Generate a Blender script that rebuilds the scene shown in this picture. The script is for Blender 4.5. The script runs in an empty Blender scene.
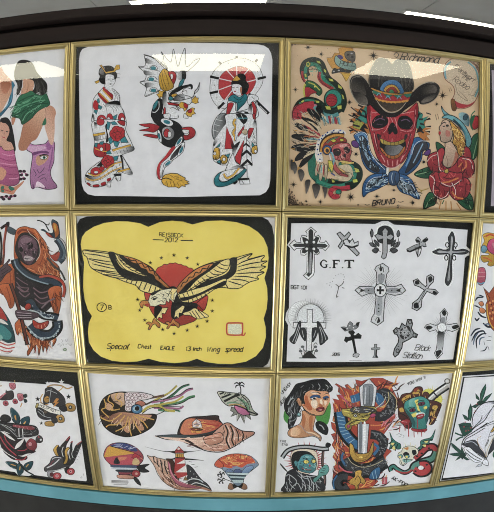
import bpy, bmesh, math, random
from mathutils import Vector, Matrix
from mathutils.geometry import tessellate_polygon

random.seed(7)
scene = bpy.context.scene
COL = scene.collection
R_ = math.radians

# ------------------------------------------------------------------ camera
# The photograph was taken through a wide lens with barrel distortion, looking
# down about 13 degrees at a flat wall (the plane y = 0) from 0.92 m away.
CAM = Vector((-0.0799, -0.9183, 1.6200))
RIGHT = Vector((0.9996992, -0.0176708, 0.0170076))
DOWN = Vector((0.0125366, -0.2278369, -0.9736186))
FWD = Vector((0.0210795, 0.9735390, -0.2275468))
FPX = 526.8
cam_data = bpy.data.cameras.new('camera')
cam = bpy.data.objects.new('camera', cam_data)
COL.objects.link(cam)
cam_data.type = 'PANO'
cam_data.sensor_fit = 'HORIZONTAL'
cam_data.sensor_width = 36.0
cam_data.panorama_type = 'FISHEYE_EQUISOLID'
cam_data.fisheye_lens = FPX * 36.0 / 494.0
cam_data.fisheye_fov = math.pi
cam_data.lens = FPX * 36.0 / 494.0
cam_data.clip_start = 0.01
up, back = -DOWN, -FWD
cam.matrix_world = Matrix(((RIGHT.x, up.x, back.x, CAM.x),
                           (RIGHT.y, up.y, back.y, CAM.y),
                           (RIGHT.z, up.z, back.z, CAM.z),
                           (0, 0, 0, 1)))
scene.camera = cam
scene.render.engine = 'CYCLES'
scene.cycles.filter_width = 1.0

# ------------------------------------------------------------------ world, exposure, large lights
world = bpy.data.worlds.new('shop_surroundings')
scene.world = world
world.use_nodes = True
wt = world.node_tree
bg = wt.nodes['Background']
tc = wt.nodes.new('ShaderNodeTexCoord')
sep = wt.nodes.new('ShaderNodeSeparateXYZ')
ramp = wt.nodes.new('ShaderNodeValToRGB')
mr = wt.nodes.new('ShaderNodeMapRange')
mr.inputs['From Min'].default_value = -1
mr.inputs['From Max'].default_value = 1
wt.links.new(tc.outputs['Generated'], sep.inputs[0])
wt.links.new(sep.outputs['Z'], mr.inputs['Value'])
wt.links.new(mr.outputs[0], ramp.inputs[0])
ramp.color_ramp.elements[0].position = 0.30
ramp.color_ramp.elements[0].color = (0.62, 0.68, 0.80, 1)
ramp.color_ramp.elements[1].position = 0.62
ramp.color_ramp.elements[1].color = (0.62, 0.60, 0.58, 1)
wt.links.new(ramp.outputs[0], bg.inputs[0])
bg.inputs['Strength'].default_value = 0.5
vs = scene.view_settings
vs.view_transform = 'Standard'
vs.look = 'None'
vs.gamma = 1.0
vs.exposure = 0.11
vs.use_curve_mapping = False


def area_light(name, loc, target, size, size_y, power, color):
    d = bpy.data.lights.new(name, 'AREA')
    d.shape = 'RECTANGLE'
    d.size, d.size_y, d.energy, d.color = size, size_y, power, color
    o = bpy.data.objects.new(name, d)
    COL.objects.link(o)
    o.location = loc
    v = Vector(target) - Vector(loc)
    o.rotation_euler = v.to_track_quat('-Z', 'Y').to_euler()
    return o


area_light('overhead_fill', (0.2, -2.3, 2.55), (0, 0, 1.1), 3.2, 1.2, 9, (1.0, 0.93, 0.84))  # added warm fill lamp overhead behind the camera
area_light('low_left_fill', (-2.7, -1.6, 0.35), (0, 0, 0.8), 1.2, 0.6, 34, (1.0, 0.96, 0.90))  # added fill lamp low on the left to lift the bottom rows, no window
area_light('low_right_fill', (2.7, -1.6, 0.35), (0, 0, 0.8), 1.2, 0.6, 52, (0.76, 0.87, 1.0))  # added bluish fill lamp near the floor, cools and brightens the lower right


# ------------------------------------------------------------------ pixel -> point on the plane y = Y
def on_plane(px, py, Y=0.0):
    X, Q = px - 247.0, py - 256.0
    r = math.hypot(X, Q) + 1e-9
    th = 2 * math.asin(r / 2 / FPX)
    s = math.sin(th) / r
    d = RIGHT * (X * s) + DOWN * (Q * s) + FWD * math.cos(th)
    return CAM + d * ((Y - CAM.y) / d.y)


# ------------------------------------------------------------------ materials
def srgb(h):
    v = [int(h[i:i + 2], 16) / 255 for i in (0, 2, 4)]
    return tuple(c / 12.92 if c <= .04045 else ((c + .055) / 1.055) ** 2.4 for c in v)


def pigment(h):
    c = srgb(h)
    g = 0.3 * c[0] + 0.6 * c[1] + 0.1 * c[2]
    return tuple((v * 0.88 + g * 0.12) * (0.9 if g < 0.6 else 0.97) for v in c)


def new_mat(name):
    m = bpy.data.materials.new(name)
    m.use_nodes = True
    return m, m.node_tree, m.node_tree.nodes['Principled BSDF']


def noisy(name, c1, c2, scale=(8, 8, 8), rough=0.6, metal=0.0, detail=6, bump=0.0, spec=0.5):
    m, t, p = new_mat(name)
    co = t.nodes.new('ShaderNodeTexCoord')
    mp = t.nodes.new('ShaderNodeMapping')
    mp.inputs['Scale'].default_value = scale
    n = t.nodes.new('ShaderNodeTexNoise')
    n.inputs['Scale'].default_value = 1.0
    n.inputs['Detail'].default_value = detail
    cr = t.nodes.new('ShaderNodeValToRGB')
    cr.color_ramp.elements[0].position = 0.35
    cr.color_ramp.elements[1].position = 0.65
    cr.color_ramp.elements[0].color = (*srgb(c1), 1)
    cr.color_ramp.elements[1].color = (*srgb(c2), 1)
    t.links.new(co.outputs['Object'], mp.inputs[0])
    t.links.new(mp.outputs[0], n.inputs[0])
    t.links.new(n.outputs['Fac'], cr.inputs[0])
    t.links.new(cr.outputs[0], p.inputs['Base Color'])
    p.inputs['Roughness'].default_value = rough
    p.inputs['Metallic'].default_value = metal
    p.inputs['Specular IOR Level'].default_value = spec
    if bump:
        b = t.nodes.new('ShaderNodeBump')
        b.inputs['Strength'].default_value = bump
        b.inputs['Distance'].default_value = 0.002
        t.links.new(n.outputs['Fac'], b.inputs['Height'])
        t.links.new(b.outputs[0], p.inputs['Normal'])
    return m


def ink_material():
    m, t, p = new_mat('printed_ink')
    a = t.nodes.new('ShaderNodeVertexColor')
    a.layer_name = 'ink'
    co = t.nodes.new('ShaderNodeTexCoord')
    n = t.nodes.new('ShaderNodeTexNoise')
    n.inputs['Scale'].default_value = 420
    n.inputs['Detail'].default_value = 3
    mr = t.nodes.new('ShaderNodeMapRange')
    mr.inputs['From Min'].default_value = 0.3
    mr.inputs['From Max'].default_value = 0.7
    mr.inputs['To Min'].default_value = 0.68
    mr.inputs['To Max'].default_value = 1.12
    mx = t.nodes.new('ShaderNodeVectorMath')
    mx.operation = 'SCALE'
    t.links.new(co.outputs['Object'], n.inputs[0])
    t.links.new(n.outputs['Fac'], mr.inputs['Value'])
    t.links.new(a.outputs[0], mx.inputs[0])
    t.links.new(mr.outputs[0], mx.inputs['Scale'])
    t.links.new(mx.outputs[0], p.inputs['Base Color'])
    p.inputs['Roughness'].default_value = 0.75
    p.inputs['Specular IOR Level'].default_value = 0.2
    return m


def glass_material():
    m = bpy.data.materials.new('picture_glass')
    m.use_nodes = True
    t = m.node_tree
    t.nodes.clear()
    out = t.nodes.new('ShaderNodeOutputMaterial')
    mix = t.nodes.new('ShaderNodeMixShader')
    tr = t.nodes.new('ShaderNodeBsdfTransparent')
    gl = t.nodes.new('ShaderNodeBsdfGlossy')
    fr = t.nodes.new('ShaderNodeFresnel')
    geo = t.nodes.new('ShaderNodeNewGeometry')
    ior = t.nodes.new('ShaderNodeMapRange')      # a thin pane reflects alike from both sides
    ior.inputs['To Min'].default_value = 1.5
    ior.inputs['To Max'].default_value = 1 / 1.5
    t.links.new(geo.outputs['Backfacing'], ior.inputs['Value'])
    t.links.new(ior.outputs[0], fr.inputs['IOR'])
    gl.inputs['Roughness'].default_value = 0.004
    tr.inputs['Color'].default_value = (0.99, 0.995, 0.99, 1)
    t.links.new(fr.outputs[0], mix.inputs[0])
    t.links.new(tr.outputs[0], mix.inputs[1])
    t.links.new(gl.outputs[0], mix.inputs[2])
    t.links.new(mix.outputs[0], out.inputs[0])
    return m


def emit_mat(name, c, strength):
    m, t, p = new_mat(name)
    p.inputs['Base Color'].default_value = (0.8, 0.8, 0.8, 1)
    p.inputs['Emission Color'].default_value = (*c, 1)
    p.inputs['Emission Strength'].default_value = strength
    return m


INK = ink_material()
GLASS = glass_material()
GOLD = noisy('brushed_brass', 'b8a774', 'c8b786', (8, 8, 8), 0.30, 1.0)
BLACKMAT = noisy('black_mat_board', '191a18', '222220', (200, 200, 200), 0.85, spec=0.1)
WHITEPAPER = noisy('white_paper', 'dbdade', 'e3e2e6', (40, 40, 40), 0.8, spec=0.2)
PARCH = noisy('tea_stained_paper', 'c6a888', 'd8bd9c', (14, 14, 14), 0.8, spec=0.2)
YELLOW = noisy('yellow_paper', 'e2cb62', 'ecd974', (11, 11, 11), 0.8, spec=0.2)
WOOD = noisy('dark_walnut_trim', '1b1411', '271d19', (3, 30, 45), 0.6, bump=0.1, spec=0.2)
TEAL = noisy('teal_paint', '558994', '6399a6', (9, 9, 9), 0.6, spec=0.3)
DARK = noisy('charcoal_panel', '1f1f1e', '282827', (20, 5, 20), 0.6, spec=0.3)
FLOOR = noisy('grey_floor', '96989e', 'a6a8ae', (3, 3, 3), 0.5)
CEIL = noisy('grey_ceiling_tile', 'dcdad6', 'e6e6e6', (2, 2, 2), 0.9)
CEILJ = noisy('ceiling_joint', 'a4a4a2', 'aeaeac', (5, 5, 5), 0.9)
LAMPW = emit_mat('lamp_diffuser', (1.0, 0.96, 0.74), 13.5)
WHITEMETAL = noisy('white_enamel', 'd8d8d4', 'e2e2de', (9, 9, 9), 0.4)


# ------------------------------------------------------------------ mesh helpers
def link_mesh(name, verts, faces, mat, parent=None, smooth=False):
    me = bpy.data.meshes.new(name)
    me.from_pydata([tuple(v) for v in verts], [], faces)
    me.update()
    if mat:
        me.materials.append(mat)
    if smooth:
        for p in me.polygons:
            p.use_smooth = True
    o = bpy.data.objects.new(name, me)
    COL.objects.link(o)
    if parent:
        o.parent = parent
    return o


def box_vf(x0, x1, y0, y1, z0, z1, base=0):
    v = [(x0, y0, z0), (x1, y0, z0), (x1, y1, z0), (x0, y1, z0), (x0, y0, z1), (x1, y0, z1), (x1, y1, z1), (x0, y1, z1)]
    f = [(0, 3, 2, 1), (4, 5, 6, 7), (0, 1, 5, 4), (1, 2, 6, 5), (2, 3, 7, 6), (3, 0, 4, 7)]
    return v, [tuple(i + base for i in q) for q in f]


def box(name, x0, x1, y0, y1, z0, z1, mat, parent=None, bevel=0):
    v, f = box_vf(x0, x1, y0, y1, z0, z1)
    o = link_mesh(name, v, f, mat, parent)
    if bevel:
        m = o.modifiers.new('bevel', 'BEVEL')
        m.width = bevel
        m.segments = 2
    return o


def structure(o):
    o['kind'] = 'structure'
    return o


def extrude_profile(name, prof, x0, x1, mat, parent=None):
    n = len(prof)
    v = [(x0, y, z) for y, z in prof] + [(x1, y, z) for y, z in prof]
    f = [(i, (i + 1) % n, (i + 1) % n + n, i + n) for i in range(n)]
    f += [tuple(range(n))[::-1], tuple(range(n, 2 * n))]
    return link_mesh(name, v, f, mat, parent)


# ------------------------------------------------------------------ the setting
PY = 0.0075          # depth of the printed sheets behind the face of the frames
WALLY = 0.021
structure(box('wall_back', -3.0, 3.0, WALLY, WALLY + 0.10, 0.0, 1.838, DARK))
structure(box('floor', -7, 7, -19.8, 8, -0.05, 0.0, FLOOR))
# walnut cornice over the frames: flat board, cove and projecting lip
prof = [(WALLY, 1.7995), (0.000, 1.7995), (-0.003, 1.801), (-0.003, 1.8275), (-0.001, 1.829), (0.014, 1.829),
        (0.014, 1.8365), (-0.028, 1.8365), (-0.030, 1.838), (-0.030, 1.851),
        (-0.028, 1.8535), (0.10, 1.8535), (0.125, 1.8535), (0.125, 1.838), (WALLY, 1.838)]
structure(extrude_profile('trim_1', prof, -3.0, 3.0, WOOD))
# teal rail under the frames, on a charcoal lower board
structure(box('trim_2', -3.0, 3.0, -0.002, WALLY, 0.818, 0.8545, TEAL, bevel=0.001))
structure(box('trim_3', -3.0, 3.0, -0.004, WALLY, 0.10, 0.8175, DARK, bevel=0.0015))
structure(box('baseboard_back', -3.0, 3.0, -0.008, WALLY, 0.0, 0.10, WOOD, bevel=0.002))


# ceiling of tiles with open joints
CZ = 2.60
structure(box('ceiling', -7, 7, -19.8, 8, CZ + 0.012, CZ + 0.05, CEILJ))
tv, tf = [], []
for i in range(12):
    for j in range(23):
        v, f = box_vf(-6.97 + i * 1.17, -6.97 + i * 1.17 + 1.162, -19.78 + j * 1.2, -19.78 + j * 1.2 + 1.192, CZ, CZ + 0.012, len(tv))
        tv += v
        tf += f
structure(link_mesh('ceiling', tv, tf, CEIL))


def thing(name, label, cat, loc, group=None):
    o = bpy.data.objects.new(name, None)
    COL.objects.link(o)
    o.empty_display_size = 0.05
    o.location = loc
    o['label'] = label
    o['category'] = cat
    if group:
        o['group'] = group
    return o


def ceiling_light(x0, x1, y0, y1, label):
    cx, cy = (x0 + x1) / 2, (y0 + y1) / 2
    t = thing('ceiling_light', label, 'ceiling light', (cx, cy, CZ), 'lit ceiling panels')
    hx, hy, w = (x1 - x0) / 2, (y1 - y0) / 2, 0.02
    v, f = [], []
    for a in ((-hx - w, hx + w, -hy - w, -hy), (-hx - w, hx + w, hy, hy + w), (-hx - w, -hx, -hy, hy), (hx, hx + w, -hy, hy)):
        vv, ff = box_vf(*a, -0.016, -0.0005, len(v))
        v += vv
        f += ff
    link_mesh('lamp_frame', v, f, WHITEMETAL, t)
    box('diffuser', -hx, hx, -hy, hy, -0.012, -0.0005, LAMPW, t)
    return t


ceiling_light(-0.85, 0.10, 2.66, 4.0, 'lit white ceiling panel above the middle of the dark cornice')
ceiling_light(1.11, 2.50, 2.68, 3.2, 'lit white ceiling strip above the right end of the dark cornice')
ceiling_light(-3.20, -1.90, 2.84, 3.3, 'lit white ceiling panel, its tip above the left end of the dark cornice')
ceiling_light(-1.12, 0.22, -6.9, -5.2, 'lit ceiling panel mirrored over the parasol in the geisha picture')
ceiling_light(1.50, 2.55, -6.6, -4.9, 'lit ceiling panel mirrored over the black hat in the red skull picture')
ceiling_light(-3.90, -2.50, -6.9, -5.15, 'lit ceiling panel mirrored over the dark-haired woman in green')


# ------------------------------------------------------------------ framed sheets
FW, FH = 0.3850, 0.3130
GRID_X = [-0.7695, -0.3850, 0.0, 0.3848, 0.7695]
GRID_Z = [1.7975, 1.4865, 1.1720, 0.8570]
DX = [0, 0, 0, 0]
LIP = 0.0108
PROFILE = [(0.0, 0.018), (0.0, 0.0012), (0.0006, 0.0003), (0.0016, 0.0), (0.0026, 0.0004), (0.0034, 0.0016),
           (0.0052, 0.0022), (0.0072, 0.0018), (0.0082, 0.0008), (0.0092, 0.0004), (0.0101, 0.0010), (0.0107, 0.0026), (LIP, 0.0060)]


class Frame:
    def __init__(s, col, row, label, mat, group='gold-framed tattoo flash sheets', skew=0.0):
        x0, x1 = GRID_X[col], GRID_X[col + 1]
        z1, z0 = GRID_Z[row], GRID_Z[row + 1]
        g = 0.0004
        s.x0, s.x1, s.z0, s.z1 = x0 + g, x1 - g, z0 + g, z1 - g
        s.c = Vector(((x0 + x1) / 2, 0, (z0 + z1) / 2))
        s.hw, s.hh = (s.x1 - s.x0) / 2, (s.z1 - s.z0) / 2
        t = thing('framed_picture', label, 'framed picture', s.c, group)
        s.t = t
        v, f = [], []
        for (u, d) in PROFILE:
            for sx, sz in ((-1, -1), (1, -1), (1, 1), (-1, 1)):
                v.append((sx * (s.hw - u), d, sz * (s.hh - u)))
        for k in range(len(PROFILE) - 1):
            for i in range(4):
                j = (i + 1) % 4
                f.append((k * 4 + i, k * 4 + j, (k + 1) * 4 + j, (k + 1) * 4 + i))
        link_mesh('frame', v, f, GOLD, t)
        a, b = s.hw - LIP + 0.0004, s.hh - LIP + 0.0004
        s.a, s.b = a, b
        gl = link_mesh('glass', [(-a, 0, -b), (a, 0, -b), (a, 0, b), (-a, 0, b)], [(0, 1, 2, 3)], GLASS, t)
        gl.location = (0, 0.0045, 0)
        s.glass = gl
        box('backing_board', -s.hw + 0.0012, s.hw - 0.0012, PY + 0.001, WALLY - 0.0005, -s.hh + 0.0012, s.hh - 0.0012, BLACKMAT, t)
        s.sheet = link_mesh('printed_sheet', [(-a, 0, -b), (a, 0, -b), (a, 0, b), (-a, 0, b)], [(0, 1, 2, 3)], mat, t)
        s.sheet.location = (0, PY, 0)
        s.lift = 0.00005

    def local(s, px, py):
        p = on_plane(px, py, PY)
        return (p.x - s.c.x, p.z - s.c.z)

    def clip(s, pts):       # keep the ink inside the sheet
        a, b = s.a - 0.0003, s.b - 0.0003
        return [(min(a, max(-a, x)), min(b, max(-b, z))) for x, z in pts]

    def panel(s, name, mat, pts, smooth=False, label=None):
        """a cut piece of paper or mat, traced in photograph pixels"""
        q = spline(pts, True, 6) if smooth else pts
        q = s.clip([s.local(*p) for p in q])
        o = link_mesh(name, [(x, 0, z) for x, z in q], [tuple(range(len(q)))], mat, s.sheet)
        s.lift += 0.0002
        o.location = (0, -s.lift, 0)
        s.lift += 0.0001
        if label:
            o['label'] = label
        return o


def spline(P, closed, n=5):
    P = [Vector(p[:2]) for p in P]
    m = len(P)
    if m < 3:
        return [tuple(p) for p in P]
    out = []
    rng = range(m) if closed else range(m - 1)
    for i in rng:
        p1, p2 = P[i], P[(i + 1) % m]
        p0 = P[i - 1] if (closed or i > 0) else p1
        p3 = P[(i + 2) % m] if (closed or i + 2 < m) else p2
        for k in range(n):
            t = k / n
            q = 0.5 * ((2 * p1) + (p2 - p0) * t + (2 * p0 - 5 * p1 + 4 * p2 - p3) * t * t + (3 * p1 - p0 - 3 * p2 + p3) * t ** 3)
            out.append(tuple(q))
    if not closed:
        out.append(tuple(P[-1]))
    return out


PAL = dict(k='141414', K='2c2a2a', w='e6e6ea', W='f2f2f2', r='c4202a', R='8e1620', y='e4b020', Y='f2dc50', g='2e7a4a', G='174a30',
           t='2e8c98', T='175a66', b='2c6aa8', B='1c3a66', o='d87024', O='a84a18', s='e0a888', S='b87458', n='6a4024', N='3a2418',
           a='8a8a8c', A='55565a', l='b8b8bc', p='cc5a98', P='8a3a70', v='b48cb8', c='7cc0c8', m='c89a9a', q='d8c4a0', u='5a4a86')


class Art:
    """ink drawing: DSL text traced over an enlarged crop of the photograph"""
    def __init__(s, frame, name, text, label=None, lw=3.2):
        s.F, s.crop, s.lw = frame, (0, 0, 1), lw
        s.v, s.f, s.c = [], [], []
        s.z, s.dz = 0.0, 0.000006
        for line in text.strip().splitlines():
            line = line.split('#')[0].strip()
            if line:
                s.cmd(line)
        me = bpy.data.meshes.new(name)
        me.from_pydata(s.v, [], s.f)
        me.update()
        ca = me.color_attributes.new('ink', 'FLOAT_COLOR', 'POINT')
        for i, c in enumerate(s.c):
            ca.data[i].color = (*c, 1)
        me.materials.append(INK)
        o = bpy.data.objects.new(name, me)
        COL.objects.link(o)
        o.parent = frame.sheet
        o.location = (0, -frame.lift, 0)
        frame.lift += 0.00002
        if label:
            o['label'] = label
        s.o = o

    def px(s, p):
        x0, y0, k = s.crop
        return (x0 + p[0] / k, y0 + p[1] / k)

    def face(s, pts, color):
        q = s.F.clip([s.F.local(*s.px(p)) for p in pts])
        c = pigment(PAL.get(color, color))
        n = len(s.v)
        s.z += s.dz
        s.v += [(x, -s.z, z) for x, z in q]
        s.c += [c] * len(q)
        if len(q) <= 3:
            s.f.append(tuple(range(n, n + len(q))))
            return
        for tri in tessellate_polygon([[Vector((x, z, 0)) for x, z in q]]):
            s.f.append(tuple(n + i for i in tri))

    def stroke(s, pts, color, w, taper=0, closed=False):
        """taper 0 none, 1 both ends, 2 thick at the start and thin at the end"""
        m = len(pts)
        if m < 2:
            return
        if color in 'kK':
            w *= 1.42
        P = [Vector(p) for p in pts]
        L, Rr = [], []
        for i in range(m):
            a = P[i - 1] if (i > 0 or closed) else None
            b = P[(i + 1) % m] if (i < m - 1 or closed) else None
            d1 = (P[i] - a).normalized() if a is not None and (P[i] - a).length > 1e-6 else None
            d2 = (b - P[i]).normalized() if b is not None and (b - P[i]).length > 1e-6 else None
            d = (d1 or d2 or Vector((1, 0)))
            k = 1.0
            if d1 is not None and d2 is not None:
                e = d1 + d2
                if e.length > 0.3:
                    e.normalize()
                    k = min(1.8, 1 / max(0.5, e.dot(d1)))
                    d = e
            u = i / (m - 1) if m > 1 else 0
            ww = w / 2 * k
            if taper == 1:
                ww *= 0.4 + 0.6 * math.sin(math.pi * min(1, max(0, u)))
            elif taper == 2:
                ww *= 1 - 0.88 * u
            n = Vector((-d.y, d.x)) * ww
            L.append(P[i] + n)
            Rr.append(P[i] - n)
        n0 = len(s.v)
        s.z += s.dz
        c = pigment(PAL.get(color, color))
        for q in s.F.clip([s.F.local(*s.px(p)) for p in L + Rr]):
            s.v.append((q[0], -s.z, q[1]))
            s.c.append(c)
        for i in range(m if closed else m - 1):
            j = (i + 1) % m
            s.f.append((n0 + i, n0 + j, n0 + m + j, n0 + m + i))

    def shade(s, q, n0, col):
        """tattoo style fade of the pigment towards the lower right of a coloured shape"""
        base = pigment(PAL.get(col, col))
        if min(base) > 0.5 or max(base) < 0.05 or sum(base) > 1.5:
            return
        u = [x * 0.45 + y for x, y in q]
        lo, hi = min(u), max(u)
        for i, a in enumerate(u):
            t = (a - lo) / max(1e-6, hi - lo)
            s.c[n0 + i] = tuple(b * (1.1 - 0.5 * t) for b in base)

    def cmd(s, line):
        s.dz = 0.0000012 if line[0] in 'qir' else 0.000006
        head, _, tail = line.partition(':')
        h = head.split()
        P = [tuple(float(a) for a in t.split(',')) for t in tail.split()]
        c = h[0]
        A = h[2:]
        col = h[1]
        if c == '@':
            s.crop = (float(h[1]), float(h[2]), float(h[3]))
            return
        if c == 'h':        # gradient fill: h colourA colourB : a b points
            (ax, ay), (bx, by) = P[0], P[1]
            q = spline(P[2:], True)
            n0 = len(s.c)
            s.face(q, col)
            ca, cb = pigment(PAL.get(col, col)), pigment(PAL.get(A[0], A[0]))
            dd = (bx - ax) ** 2 + (by - ay) ** 2
            for i, (x, y) in enumerate(q):
                u = min(1, max(0, ((x - ax) * (bx - ax) + (y - ay) * (by - ay)) / dd))
                s.c[n0 + i] = tuple(ca[k] * (1 - u) + cb[k] * u for k in range(3))
            return
        if c in 'fF':
            q = spline(P, True)
            n0 = len(s.c)
            s.face(q, col)
            if c == 'F':
                s.shade(q, n0, col)
                s.stroke(q, 'k', float(A[0]) if A else s.lw, 0, True)
        elif c in 'pP':
            s.face(P, col)
            if c == 'P':
                s.stroke(P, 'k', float(A[0]) if A else s.lw, 0, True)
        elif c == 's':
            s.stroke(spline(P, False), col, float(A[0]) if A else s.lw)
        elif c == 'S':
            s.stroke(spline(P, True), col, float(A[0]) if A else s.lw, 0, True)
        elif c == 't':
            s.stroke(spline(P, False), col, float(A[0]) if A else s.lw, 1)
        elif c == 'd':
            s.stroke(spline(P, False), col, float(A[0]) if A else s.lw, 2)
        elif c == 'l':
            s.stroke(P, col, float(A[0]) if A else s.lw)
        elif c in 'eE':
            rx, ry = float(A[0]), float(A[1]) if len(A) > 1 else float(A[0])
            ro = R_(float(A[2])) if len(A) > 2 else 0
            for cx, cy in P:
                q = []
                for k in range(18):
                    a = k * math.pi / 9
                    x, y = rx * math.cos(a), ry * math.sin(a)
                    q.append((cx + x * math.cos(ro) - y * math.sin(ro), cy + x * math.sin(ro) + y * math.cos(ro)))
                s.face(q, col)
                if c == 'E':
                    s.stroke(q, 'k', float(A[3]) if len(A) > 3 else s.lw, 0, True)
        elif c == 'o':      # open ring: o colour width rx ry
            for cx, cy in P:
                q = [(cx + float(A[1]) * math.cos(k * math.pi / 10), cy + float(A[2]) * math.sin(k * math.pi / 10)) for k in range(20)]
                s.stroke(q, col, float(A[0]), 0, True)
        elif c == '*':      # star: * colour radius inner spikes
            r, ri, n = float(A[0]), float(A[1]), int(A[2])
            for cx, cy in P:
                q = []
                for k in range(2 * n):
                    a = math.pi * k / n - math.pi / 2
                    rr = ri if k % 2 else r * (1 if (k // 2) % 2 == 0 or n < 8 else 0.75)
                    q.append((cx + rr * math.cos(a), cy + rr * math.sin(a)))
                s.face(q, col)
        elif c == 'r':      # rays: r colour width r0 r1 n a0 a1
            w, r0, r1, n, a0, a1 = [float(a) for a in A]
            for cx, cy in P:
                for k in range(int(n)):
                    a = R_(a0 + (a1 - a0) * k / max(1, n - 1))
                    rr = r1 * (1 if k % 2 == 0 else 0.82)
                    s.stroke([(cx + r0 * math.cos(a), cy + r0 * math.sin(a)), (cx + rr * math.cos(a), cy + rr * math.sin(a))], col, w, 2)
        elif c == 'R':      # rose: R colour radius
            r = float(A[0])
            dk = A[1] if len(A) > 1 else 'R'
            for cx, cy in P:
                q = []
                for k in range(40):
                    a = k * math.pi / 20
                    rr = r * (1 + 0.13 * abs(math.sin(2.5 * a)) - 0.06)
                    q.append((cx + rr * math.cos(a), cy + rr * math.sin(a)))
                s.face(q, col)
                s.stroke(q, 'k', s.lw, 0, True)
                for k in range(5):
                    a = k * 2 * math.pi / 5 + 0.4
                    s.stroke([(cx + r * u * math.cos(a + 1.1 * (1 - u)), cy + r * u * math.sin(a + 1.1 * (1 - u))) for u in (0.35, 0.5, 0.7, 0.9)], 'k', s.lw * 0.8)
                s.stroke([(cx + r * 0.62 * math.cos(k * 0.35), cy + r * 0.62 * math.sin(k * 0.35)) for k in range(13)], dk, s.lw * 1.6)
                s.stroke([(cx + r * (0.1 + 0.028 * k) * math.cos(k * 0.6), cy + r * (0.1 + 0.028 * k) * math.sin(k * 0.6)) for k in range(12)], 'k', s.lw * 0.8)
        elif c in 'qi':     # q hatch: colour width length angle spread count; i stipple: colour radius count; both inside a polygon
            rnd = random.Random(int(P[0][0] * 7 + P[0][1] * 3 + len(s.v)))
            x0, x1 = min(p[0] for p in P), max(p[0] for p in P)
            y0, y1 = min(p[1] for p in P), max(p[1] for p in P)
            todo, tries = int(A[1] if c == 'i' else A[4]), 0
            while todo > 0 and tries < 4000:
                tries += 1
                x, y = rnd.uniform(x0, x1), rnd.uniform(y0, y1)
                inside = False
                for (ax, ay), (bx, by) in zip(P, P[1:] + P[:1]):
                    if (ay > y) != (by > y) and x < (bx - ax) * (y - ay) / (by - ay) + ax:
                        inside = not inside
                if not inside:
                    continue
                todo -= 1
                if c == 'i':
                    r = float(A[0]) * rnd.uniform(0.6, 1.3)
                    s.face([(x + r, y), (x, y + r), (x - r, y), (x, y - r)], col)
                    continue
                w, ln = float(A[0]), float(A[1]) * rnd.uniform(0.6, 1.3)
                a = R_(float(A[2]) + rnd.uniform(-1, 1) * float(A[3]))
                b = a + rnd.uniform(-0.7, 0.7)
                m = (x + ln / 2 * math.cos(a), y + ln / 2 * math.sin(a))
                s.stroke(spline([(x, y), m, (m[0] + ln / 2 * math.cos(b), m[1] + ln / 2 * math.sin(b))], False, 3), col, w, 1)
        elif c == 'x':      # text: x colour width height slant spacing angle text_with_underscores : x,y
            w, hgt, sl, sp, ang = [float(a) for a in A[:5]]
            word = A[5].replace('_', ' ')
            x, y = P[0]
            ca, sa = math.cos(R_(ang)), math.sin(R_(ang))
            bend = float(A[6]) if len(A) > 6 else 0
            adv = 0
            for ch in word:
                g, gw = GLYPH.get(ch, ([], 3))
                a2 = R_(ang + bend * adv / hgt)
                ca, sa = math.cos(a2), math.sin(a2)
                for st in g:
                    q = []
                    for (gx, gy) in st:
                        X = gx * hgt / 6 + sl * gy * hgt / 6
                        Y = -gy * hgt / 6
                        q.append((x + X * ca - Y * sa, y + X * sa + Y * ca))
                    if ch.islower() and len(q) > 2:
                        q = spline(q, False, 4)
                    s.stroke(q, col, w * 0.62)
                stp = (gw * hgt / 6) * sp
                x += stp * ca
                y += stp * sa
                adv += stp


def _g(t, w):
    return ([[(float(p[0]), float(p[1])) for p in st.split()] for st in t.split('/')], w) if t else ([], w)


def _gg(t, w):
    sts = []
    for st in t.split('/'):
        pts = []
        for p in st.split():
            a, b = p.split(',')
            pts.append((float(a), float(b)))
        sts.append(pts)
    return (sts, w)


GLYPH = {k: _g(t, w) for k, (t, w) in {
    'A': ('00 26 40/12 32', 5), 'B': ('00 06 36 45 44 33 03/33 42 41 30 00', 5), 'C': ('45 36 16 05 01 10 30 41', 5),
    'D': ('00 06 26 44 42 20 00', 5), 'E': ('46 06 00 40/03 33', 5), 'F': ('46 06 00/03 33', 5), 'G': ('45 36 16 05 01 10 30 41 43 23', 5),
    'H': ('00 06/40 46/03 43', 5), 'I': ('10 16', 3), 'J': ('46 41 30 10 01', 5), 'K': ('00 06/46 03 40', 5), 'L': ('06 00 40', 5),
    'M': ('00 06 23 46 40', 5), 'N': ('00 06 40 46', 5), 'O': ('10 01 05 16 36 45 41 30 10', 5), 'P': ('00 06 36 45 44 33 03', 5),
    'R': ('00 06 36 45 44 33 03/23 40', 5), 'S': ('45 36 16 05 04 13 33 42 41 30 10 01', 5), 'T': ('06 46/26 20', 5),
    'U': ('06 01 10 30 41 46', 5), 'V': ('06 20 46', 5), 'W': ('06 10 24 30 46', 5), 'X': ('00 46/06 40', 5), 'Y': ('06 23 46/23 20', 5),
    'Z': ('06 46 00 40', 5), '0': ('10 01 05 16 36 45 41 30 10', 5), '1': ('04 16 10', 3), '2': ('05 16 36 45 44 00 40', 5),
    '3': ('06 46 23 43 41 30 10 01', 5), '5': ('46 06 03 33 42 41 30 10 01', 5), '7': ('06 46 10', 5), '-': ('03 33', 4), '.': ('10 11', 2),
    "'": ('16 14', 2), '!': ('16 12/10 11', 2), ' ': ('', 3), '6': ('46 26 02 01 10 30 41 42 33 03', 5),
}.items()}
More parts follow.
